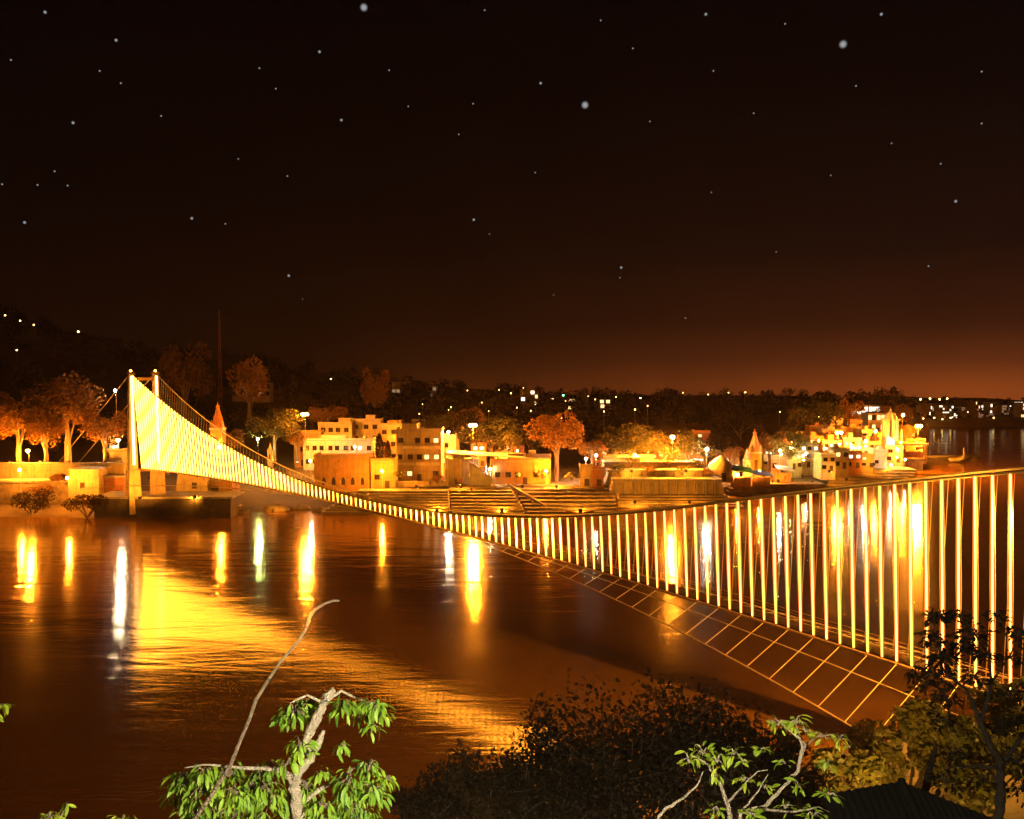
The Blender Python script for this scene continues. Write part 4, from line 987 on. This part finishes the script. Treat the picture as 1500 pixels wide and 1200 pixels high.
# A: green drooping tree
Y = 9.0; base = P(440, 1290, Y); th = thing('small_tree', 'small pale-trunked tree with drooping bright green leaves at the bottom left', 'tree', base)
tk = MB()
WR = random.Random(3)
def pl(ps, rad, mbx, n=8, Yj=0):
    q0 = [P(x, y, Y + dy) - base for x, y, dy in ps]; q = []; rd = []
    for i in range(len(q0) - 1):
        for k in range(5):
            f = k / 5; r0 = rad[i] * (1 - f) + rad[i + 1] * f
            q.append(q0[i].lerp(q0[i + 1], f) + Vector((WR.gauss(0, 1), WR.gauss(0, 1), WR.gauss(0, 1))) * r0 * (.13 if r0 > .025 else .25)); rd.append(r0 * WR.uniform(.86, 1.18))
    q.append(q0[-1]); rd.append(rad[-1]); mbx.tube(q, rd, n)
pl([(440, 1290, 0), (438, 1200, 0), (433, 1160, 0), (432, 1140, 0)], [.07, .062, .058, .056], tk)
pl([(432, 1142, 0), (455, 1110, .05), (468, 1085, .1), (474, 1070, .1)], [.054, .04, .034, .02], tk)
pl([(455, 1105, .05), (447, 1090, 0), (460, 1060, -.05), (473, 1035, -.05), (477, 1020, 0), (490, 1010, .05)], [.04, .05, .048, .044, .034, .03], tk)
pl([(432, 1145, 0), (422, 1135, 0), (408, 1128, -.1)], [.05, .034, .03], tk)
pl([(478, 1025, 0), (500, 1012, .1), (520, 1022, .1), (545, 1030, .1)], [.022, .014, .01, .006], tk, 5)
pl([(476, 1030, 0), (450, 1018, -.1), (425, 1030, -.2)], [.02, .012, .006], tk, 5)
pl([(408, 1128, -.1), (370, 1125, -.2), (300, 1120, -.3), (270, 1125, -.3)], [.025, .018, .01, .006], tk, 5)
pl([(437, 1180, 0), (480, 1150, .1), (530, 1118, .2), (545, 1112, .2)], [.03, .02, .012, .006], tk, 5)
tk.build('trunk', M['paleb'], th, smooth=True)
tw = MB()
for c, rad, n in [((430, 1040), 22, 18), ((455, 1028), 20, 14), ((505, 1028), 20, 12), ((535, 1032), 20, 12), ((560, 1045), 12, 5), ((545, 1062), 10, 4), ((500, 1090), 10, 4), ((440, 1090), 18, 12),
                  ((270, 1135), 24, 22), ((300, 1150), 28, 22), ((335, 1130), 22, 16), ((345, 1160), 25, 18), ((380, 1130), 20, 12), ((365, 1150), 26, 16), ((300, 1125), 18, 10), ((320, 1185), 26, 14), ((395, 1120), 16, 8), ((430, 1175), 22, 12), ((530, 1190), 24, 14), ((565, 1140), 12, 6), ((262, 1165), 18, 10), ((450, 1150), 20, 12), ((480, 1195), 24, 14), ((525, 1160), 26, 14), ((340, 1200), 24, 12), ((385, 1150), 24, 12), ((420, 1045), 18, 8), ((550, 1030), 16, 8), ((400, 1165), 26, 18), ((285, 1185), 24, 14), ((370, 1190), 28, 16),
                  ((420, 1115), 14, 6), ((470, 1130), 14, 6), ((515, 1140), 24, 18), ((540, 1120), 20, 14), ((548, 1155), 20, 14), ((510, 1175), 26, 18), ((470, 1180), 24, 12)]:
    leafcluster(th, base, c, rad, n, 'g', rr2, Y + rr2.uniform(-.3, .3), .9, tw)
tw.build('twigs', M['bark'], th)['kind'] = 'stuff'
# B: bare shoot
Y = 8.6; base = P(270, 1260, Y); th = thing('bare_shoot', 'long thin bare curved shoot rising out of the green leaves to a hooked tip', 'branch', base)
mb = MB(); pts_ = [(270, 1260), (285, 1200), (310, 1165), (338, 1120), (352, 1085), (366, 1052), (375, 1025), (392, 998), (412, 968), (437, 940), (449, 920), (454, 903), (462, 893), (476, 884), (488, 880), (497, 880)]
mb.tube([P(x, y, Y) - base for x, y in pts_], [.028, .024, .022, .02, .018, .017, .018, .015, .0135, .013, .0125, .014, .013, .0125, .012, .008], 7); mb.build('stem', M['bark'], th, smooth=True)
mb = MB(); q = P(393, 996, Y) - base; mb.tube([q, q + Vector((.03, 0, .02))], [.022, .01], 6); mb.build('bud', M['darkbark'], th)
# C: yellow green plant
Y = 10.0; base = P(1070, 1290, Y); th = thing('leafy_shrub', 'spindly shrub with pale stems and yellow-green young leaves at the lower right', 'shrub', base)
tk = MB()
pl([(1070, 1290, 0), (1070, 1200, 0), (1066, 1175, 0), (1052, 1142, 0), (1035, 1118, -.1), (1012, 1105, -.1)], [.04, .03, .024, .018, .012, .005], tk, 6)
pl([(1080, 1290, 0), (1085, 1190, 0), (1120, 1182, 0), (1150, 1150, .1), (1168, 1130, .1), (1176, 1095, .1), (1165, 1060, .1)], [.036, .028, .024, .02, .02, .018, .006], tk, 6)
pl([(1176, 1095, .1), (1195, 1080, .15), (1222, 1075, .2), (1240, 1085, .2)], [.014, .01, .008, .005], tk, 5)
pl([(1168, 1130, .1), (1180, 1090, 0), (1150, 1065, 0), (1135, 1052, 0)], [.014, .01, .008, .004], tk, 5)
pl([(1110, 1185, 0), (1160, 1190, .1), (1200, 1182, .2), (1215, 1190, .2)], [.016, .012, .008, .004], tk, 5)
pl([(1066, 1175, 0), (1090, 1150, .1), (1110, 1130, .1), (1125, 1128, .1)], [.014, .01, .007, .004], tk, 5)
pl([(1085, 1190, 0), (1110, 1160, -.1), (1125, 1135, -.1)], [.014, .009, .005], tk, 5)
pl([(955, 1210, -.3), (975, 1185, -.3), (1000, 1170, -.3), (1022, 1150, -.2), (1030, 1130, -.2)], [.02, .016, .014, .01, .005], tk, 5)
tk.build('stems', M['paleb'], th, smooth=True)
tw = MB()
for c, rad, n in [((1010, 1112), 14, 10), ((1030, 1098), 16, 14), ((1050, 1112), 14, 10), ((1075, 1100), 14, 10), ((1050, 1135), 10, 5), ((1088, 1112), 8, 4), ((1140, 1058), 14, 12), ((1165, 1055), 14, 12), ((1180, 1068), 12, 8),
                  ((1205, 1075), 12, 8), ((1230, 1080), 10, 7), ((1245, 1092), 6, 3), ((1115, 1095), 8, 5), ((1090, 1140), 12, 8), ((1120, 1150), 12, 7), ((1150, 1115), 10, 5), ((1212, 1115), 10, 6), ((1215, 1160), 12, 7),
                  ((1190, 1190), 16, 10), ((1150, 1180), 12, 6), ((1045, 1180), 14, 8), ((1100, 1190), 14, 8), ((1010, 1190), 10, 0), ((1170, 1150), 10, 5)]:
    leafcluster(th, base, c, rad, n, 'y', rr2, Y + rr2.uniform(-.25, .25), .35, tw)
tw.build('twigs', M['paleb'], th)['kind'] = 'stuff'
# D: right dark tree
Y = 17.0; base = P(1462, 1330, Y); th = thing('dark_tree', 'sparse broad-leaved tree in near silhouette against the light strings at the right', 'tree', base)
tk = MB()
pl([(1462, 1330, 0), (1463, 1200, 0), (1466, 1160, 0), (1466, 1115, 0)], [.12, .1, .09, .085], tk)
pl([(1466, 1118, 0), (1450, 1090, 0), (1436, 1060, 0), (1425, 1030, 0), (1415, 1010, 0)], [.08, .06, .05, .04, .03], tk)
pl([(1436, 1058, 0), (1446, 1030, .2), (1452, 1000, .3), (1448, 950, .3)], [.05, .035, .03, .012], tk, 6)
pl([(1415, 1010, 0), (1390, 990, -.2), (1375, 950, -.2), (1368, 905, -.2)], [.03, .026, .02, .01], tk, 6)
pl([(1466, 1120, 0), (1490, 1090, .2), (1520, 1050, .3)], [.06, .045, .03], tk, 6)
pl([(1464, 1125, 0), (1430, 1122, -.2), (1395, 1125, -.3), (1380, 1130, -.3)], [.05, .03, .02, .01], tk, 6)
pl([(1448, 960, .3), (1425, 925, .3), (1410, 890, .3)], [.02, .014, .006], tk, 5)
pl([(1452, 1000, .3), (1480, 960, .4), (1495, 920, .4)], [.024, .014, .006], tk, 5)
tk.build('trunk', M['darkbark'], th, smooth=True)
tw = MB(); cs = []
for c, rad, n in [((1372, 900), 16, 12), ((1365, 930), 16, 12), ((1380, 960), 22, 20), ((1372, 985), 24, 18), ((1355, 1000), 16, 8), ((1385, 1020), 18, 12), ((1405, 900), 12, 10), ((1425, 925), 18, 14), ((1440, 955), 16, 12),
                  ((1410, 945), 16, 12), ((1430, 990), 16, 10), ((1380, 1050), 18, 10), ((1460, 900), 12, 6), ((1490, 925), 16, 10), ((1480, 960), 14, 8), ((1480, 1010), 18, 12), ((1500, 1050), 24, 16), ((1470, 1060), 18, 10),
                  ((1490, 1110), 26, 16), ((1400, 1100), 18, 8), ((1385, 1140), 20, 10), ((1340, 985), 10, 5), ((1500, 1150), 24, 12), ((1440, 1140), 16, 8)]:
    leafcluster(th, base, c, rad, n, 's', rr2, Y + rr2.uniform(-.6, .6), .3, tw)
tw.build('twigs', M['darkbark'], th)['kind'] = 'stuff'
# second dead trunk
Y = 20.0; base = P(1352, 1200, Y); tk = MB(); pl([(1350, 1190, 0), (1356, 1150, 0), (1366, 1112, 0), (1372, 1090, 0)], [.1, .08, .07, .03], tk)
o = tk.build('dead_stump', M['darkbark'], loc=base); tag(o, 'leaning dark dead stump rising behind the hut roof ridge', 'stump')
# small pole with two brackets
p = P(1340, 1062, 72); th = thing('signal_pole', 'thin dark pole with a small cross bracket on the near bank', 'pole', (p.x, p.y, 8))
mb = MB(); mb.tube([(0, 0, 0), (0, 0, P(1340, 1026, 72).z - 8)], .09, 6); mb.build('pole', M['darksteel'], th)
mb = MB(); mb.box((-.15, 0, P(1340, 1029, 72).z - 8), (.55, .12, .12)); mb.build('bracket', M['darksteel'], th)
# E: sprigs at the bottom left and left edge
def sprig(px, py, Yv, label, clusters, kind, stem):
    global Y
    Y = Yv; b0 = P(px, 1290, Y); th = thing('leafy_sprig', label, 'plant', b0); tk = MB()
    q = [P(x, y, Y) - b0 for x, y in stem]; tk.tube(q, [.014] * (len(q) - 1) + [.005], 5); tk.build('stem', M['bark'], th)
    tw = MB()
    for c, rad, n in clusters: leafcluster(th, b0, c, rad, n, kind, rr2, Y, .6, tw)
    tw.build('twigs', M['bark'], th)['kind'] = 'stuff'
sprig(80, 1200, 8, 'yellow-green leafy sprig at the bottom left corner', [((75, 1195), 14, 12), ((60, 1200), 12, 8)], 'y', [(80, 1290), (78, 1210), (72, 1190)])
sprig(95, 1200, 8, 'bare twig tip beside the sprig at the bottom left', [((97, 1178), 5, 3)], 'y', [(85, 1290), (88, 1200), (98, 1175)])
sprig(180, 1200, 8, 'green leaf tuft cut by the bottom edge left of the small tree', [((180, 1202), 20, 18)], 'y', [(180, 1290), (180, 1200)])
sprig(-8, 1040, 8, 'single bright leaf poking in at the left edge', [((2, 1030), 8, 4), ((-12, 1040), 12, 6)], 'y', [(-40, 1290), (-30, 1120), (-5, 1035)])
for th_, mt_, v_, f_ in EXTRA.values():
    mb = MB(); mb.v = v_; mb.f = f_; tag(mb.build('foliage', mt_, th_, smooth=True), kind='stuff')
# the garden lamp below the viewpoint that lights the near leaves (just under the picture)
th = thing('garden_lamp', 'white garden lamp on a short pole among the near plants below the viewpoint', 'lamp', (0.2, 4.4, 36.6))
mb = MB(); mb.tube([(0, 0, -1), (0, 0, 2.75)], .035, 6); mb.build('post', M['darksteel'], th)
M['terr'] = glow('garden_lamp_bulb', (1, .88, .6), 10000)
ball((0, 0, 2.9), .12, 10, 6).build('bulb', M['terr'], th)
mb = MB(); mb.lathe([(.14, 3.08), (.12, 3.14), (.02, 3.2)], 10); mb.build('lamp_cap', M['darksteel'], th)
# ------------------------------------------------------------------ unseen floodlights, added to brighten the far bank (hooded, aimed at what they light)
M['added_floodhi'] = glow('added_strong_flood_lens', (1, .30, .018), 3000)
M['added_flood'] = glow('added_sodium_flood_lens', (1, .33, .02), 800)
def added_flood(px, py, Y, zb, tgt, label, size=.9, k='added_flood'):
    p = P(px, py, Y); z = max(p.z, zb + .6); th = thing('floodlight', label, 'floodlight', (p.x, Y, zb))
    d = (P(*tgt) - Vector((p.x, Y, z))).normalized(); u = d.cross(Vector((0, 0, 1))).normalized(); v = u.cross(d)
    c = Vector((0, 0, z - zb)); h = size / 2
    q = [c + u * a * h + v * b_ * h for a, b_ in ((-1, -1), (1, -1), (1, 1), (-1, 1))]
    mb = MB(); mb.hexa([x - d * .35 for x in q], [x * 1 for x in q]); mb.build('housing', M['darksteel'], th)
    mb = MB(); mb.poly([x * 1 + d * .01 - (x - c) * .1 for x in q]); mb.build('lens', M[k], th)
    if k == 'added_flood' and d.z < .25: mb = MB(); mb.hexa([x * 1 for x in (q[3] - v * .05, q[2] - v * .05, q[2], q[3])], [x + d * .5 for x in (q[3] - v * .05, q[2] - v * .05, q[2], q[3])]); mb.build('hood', M['darksteel'], th)
    mb = MB(); mb.tube([(0, 0, -1), (0, 0, z - zb - h)], .07, 5); mb.build('post', M['darksteel'], th)
for a in [
    (120, 728, 243, 2.5, (122, 705, 256), 'added hooded floodlight aimed at the left anchor block'),
    (205, 728, 238, 2.5, (208, 640, 248), 'added floodlight aimed up at the bridge tower piers and legs', .9, 'added_floodhi'),
    (285, 728, 243, 2.5, (280, 708, 256), 'added hooded floodlight aimed at the right anchor block'),
    (60, 676, 264, 6, (70, 620, 270), 'added hooded floodlight aimed up into the orange trees at the left', 1.0, 'added_floodhi'),
    (140, 676, 264, 6, (130, 610, 270), 'added hooded floodlight aimed at the trees beside the tower', 1.0, 'added_floodhi'),
    (325, 700, 272, 5, (322, 620, 285), 'added hooded floodlight aimed at the orange spired shrine'),
    (500, 722, 262, 3, (505, 685, 276), 'added hooded floodlight aimed at the arcaded hall'),
    (610, 712, 268, 4, (612, 665, 288), 'added hooded floodlight aimed at the balcony block'),
    (675, 712, 266, 4, (680, 685, 281), 'added hooded floodlight aimed at the bright block under the canopy'),
    (765, 712, 266, 4, (765, 685, 280), 'added hooded floodlight aimed at the shaded hall right of the covered stair'),
    (815, 712, 272, 4, (815, 650, 286), 'added hooded floodlight aimed up at the round orange tree', 1.0, 'added_floodhi'),
    (930, 735, 258, 1.5, (930, 700, 275), 'added hooded floodlight aimed at the left half of the river wall'),
    (1010, 735, 258, 1.5, (1010, 700, 275), 'added hooded floodlight aimed at the right half of the river wall'),
    (1190, 712, 292, 3, (1185, 660, 318), 'added hooded floodlight aimed at the left houses of the riverside cluster'),
    (1240, 702, 300, 3, (1240, 650, 325), 'added hooded floodlight aimed at the middle houses of the riverside cluster'),
    (1300, 692, 318, 3, (1300, 640, 345), 'added hooded floodlight aimed at the bell tower'),
    (510, 652, 322, 9, (515, 630, 335), 'added hooded floodlight aimed at the terraced houses'),
    (925, 672, 290, 6, (920, 645, 302), 'added hooded floodlight aimed up at the yellow trees', 1.0, 'added_floodhi'),
    (16, 676, 264, 6, (30, 620, 268), 'second added hooded floodlight at the far left aimed up at the edge tree', 1.0, 'added_floodhi'),
    (100, 676, 265, 6, (100, 600, 272), 'added hooded floodlight on the wall aimed up at the tall reddish tree', 1.0, 'added_floodhi'),
    (960, 672, 292, 6, (960, 640, 304), 'added hooded floodlight aimed up at the tree left of the brightest lamp', 1.0, 'added_floodhi'),
    (720, 670, 300, 6, (720, 640, 318), 'added hooded floodlight aimed up at the olive tree', 1.0, 'added_flood'),
    (400, 678, 290, 5, (402, 640, 306), 'added hooded floodlight aimed up at the green-lit tree', 1.0, 'added_flood'),
    (220, 700, 255, 5, (255, 600, 300), 'added hooded floodlight behind the tower aimed at the slope trees', 1.0, 'added_floodhi'),
    (925, 690, 273, 4.5, (925, 688, 283), 'added hooded floodlight on the middle tier of the river wall', .9, 'added_flood'),
    (1005, 690, 273, 4.5, (1005, 688, 283), 'added hooded floodlight at the right end of the middle tier', .9, 'added_flood'),
    (1140, 705, 288, 4, (1140, 670, 310), 'added hooded floodlight before the stalls by the temple', .9, 'added_flood'),
    (1215, 690, 306, 5, (1225, 630, 365), 'added hooded floodlight aimed at the upper rows of the cluster', 1.0, 'added_flood'),
    (1280, 680, 312, 5, (1275, 620, 370), 'added hooded floodlight aimed at the rise left of the bell tower', 1.0, 'added_flood'),
    (540, 746, 253, .5, (560, 715, 270), 'added hooded floodlight at the waterline aimed at the left bathing steps', 1.15, 'added_flood'),
    (640, 748, 251, .5, (640, 718, 266), 'added hooded floodlight at the waterline below the broad bathing steps', 1.15, 'added_flood'),
    (735, 750, 250, .5, (730, 718, 266), 'added hooded floodlight at the waterline below the slanting divider', 1.15, 'added_flood'),
    (850, 748, 250, .5, (840, 715, 266), 'added hooded floodlight at the waterline aimed at the darker steps', 1.15, 'added_flood'),
    (1110, 722, 288, .5, (1110, 700, 300), 'added hooded floodlight at the waterline below the temple', .8, 'added_flood'),
    (400, 752, 250, .5, (410, 730, 262), 'added hooded floodlight at the waterline aimed at the brown rocks', .6, 'added_flood'),
    (560, 668, 285, 6, (570, 630, 330), 'added hooded floodlight aimed over the cypresses at the upper houses', .9, 'added_flood'),
]: added_flood(*a)
th = thing('added_path_lamp', 'added orange path lamp on the near bank behind the hut', 'lamp', (17.5, 38, 17.6))  # unseen lamp added to brighten the olive bushes
mb = MB(); mb.tube([(0, 0, -1), (0, 0, 3.0)], .06, 6); mb.build('post', M['darksteel'], th)
M['path'] = glow('added_path_lamp_bulb', (1, .5, .08), 20000); ball((0, 0, 3.15), .2, 8, 6).build('bulb', M['path'], th)
mb = MB(); mb.lathe([(.24, 3.38), (.2, 3.46), (.02, 3.52)], 8); mb.build('lamp_cap', M['darksteel'], th)
# unseen near-bank floodlight added under the near tower (right of the picture), lights the bank shrubs
th = thing('floodlight', 'added floodlight on the near bank by the bridge end', 'floodlight', (49, 62, 13))
mb = MB(); mb.tube([(0, 0, -3), (0, 0, 5)], .08, 6); mb.build('post', M['darksteel'], th)
mb = MB(); mb.box((.25, 0, 4.6), (.3, .9, .7)); mb.build('housing', M['darksteel'], th)
mb = MB(); mb.poly([(.09, -.4, 4.65), (.09, .4, 4.65), (.09, .4, 5.2), (.09, -.4, 5.2)]); M['nearfl'] = glow('added_bank_flood_lens', (1, .48, .06), 6000); mb.build('lens', M['nearfl'], th)
p = axis(1, -3.4, zdeck(1) + 19); th = thing('floodlight', 'added large floodlight on the near bridge tower aimed down the river', 'floodlight', p)  # unseen floodlight added to brighten the river water
d = (Vector((22, 112, 0)) - p).normalized(); u = d.cross(Vector((0, 0, 1))).normalized(); v = u.cross(d)
q = [u * a + v * b_ for a, b_ in ((-.7, -.7), (.7, -.7), (.7, .7), (-.7, .7))]; o1 = d * 1.6
mb = MB(); mb.hexa([x + o1 - d * .5 for x in q], [x + o1 for x in q]); mb.build('housing', M['darksteel'], th)
mb = MB(); mb.poly([x * .9 + o1 + d * .02 for x in q]); M['bigfl'] = glow('added_tower_flood_lens', (1, .42, .04), 9000); mb.build('lens', M['bigfl'], th)
mb = MB(); mb.tube([(0, 0, 0), tuple(o1 - d * .5)], .12, 5); mb.build('bracket', M['darksteel'], th)
# small lamps scattered through the cluster
for i in range(22):
    px = random.uniform(1128, 1345); py = random.uniform(645, 688); Yq = 300 + (px - 1128) * .12 + (688 - py) * .6
    lamp(px, py, Yq - 3, 5, random.choice(['whtlow', 'shop', 'shop']), 'one of the small shop lamps scattered among the riverside cluster houses', 1, random.uniform(.16, .3), name='shop_lamp', group='small lamps among the cluster houses')
# ------------------------------------------------------------------ river haze
hz = MB(); hz.hexa([(-1145, -1145, -5.2), (1145, -1145, -5.2), (1145, 1145, -5.2), (-1145, 1145, -5.2)], [(-1145, -1145, 150), (1145, -1145, 150), (1145, 1145, 150), (-1145, 1145, 150)])
m = bpy.data.materials.new('pale_haze'); m.use_nodes = True; nt = m.node_tree; nt.nodes.clear()
o_ = nt.nodes.new('ShaderNodeOutputMaterial'); pv = nt.nodes.new('ShaderNodeVolumePrincipled')
pv.inputs['Color'].default_value = (.95, .68, .44, 1); pv.inputs['Density'].default_value = HAZE; pv.inputs['Anisotropy'].default_value = .4
nt.links.new(pv.outputs[0], o_.inputs['Volume'])
tag(hz.build('haze', m), 'thin warm night haze over the river and the town', 'haze', kind='stuff')
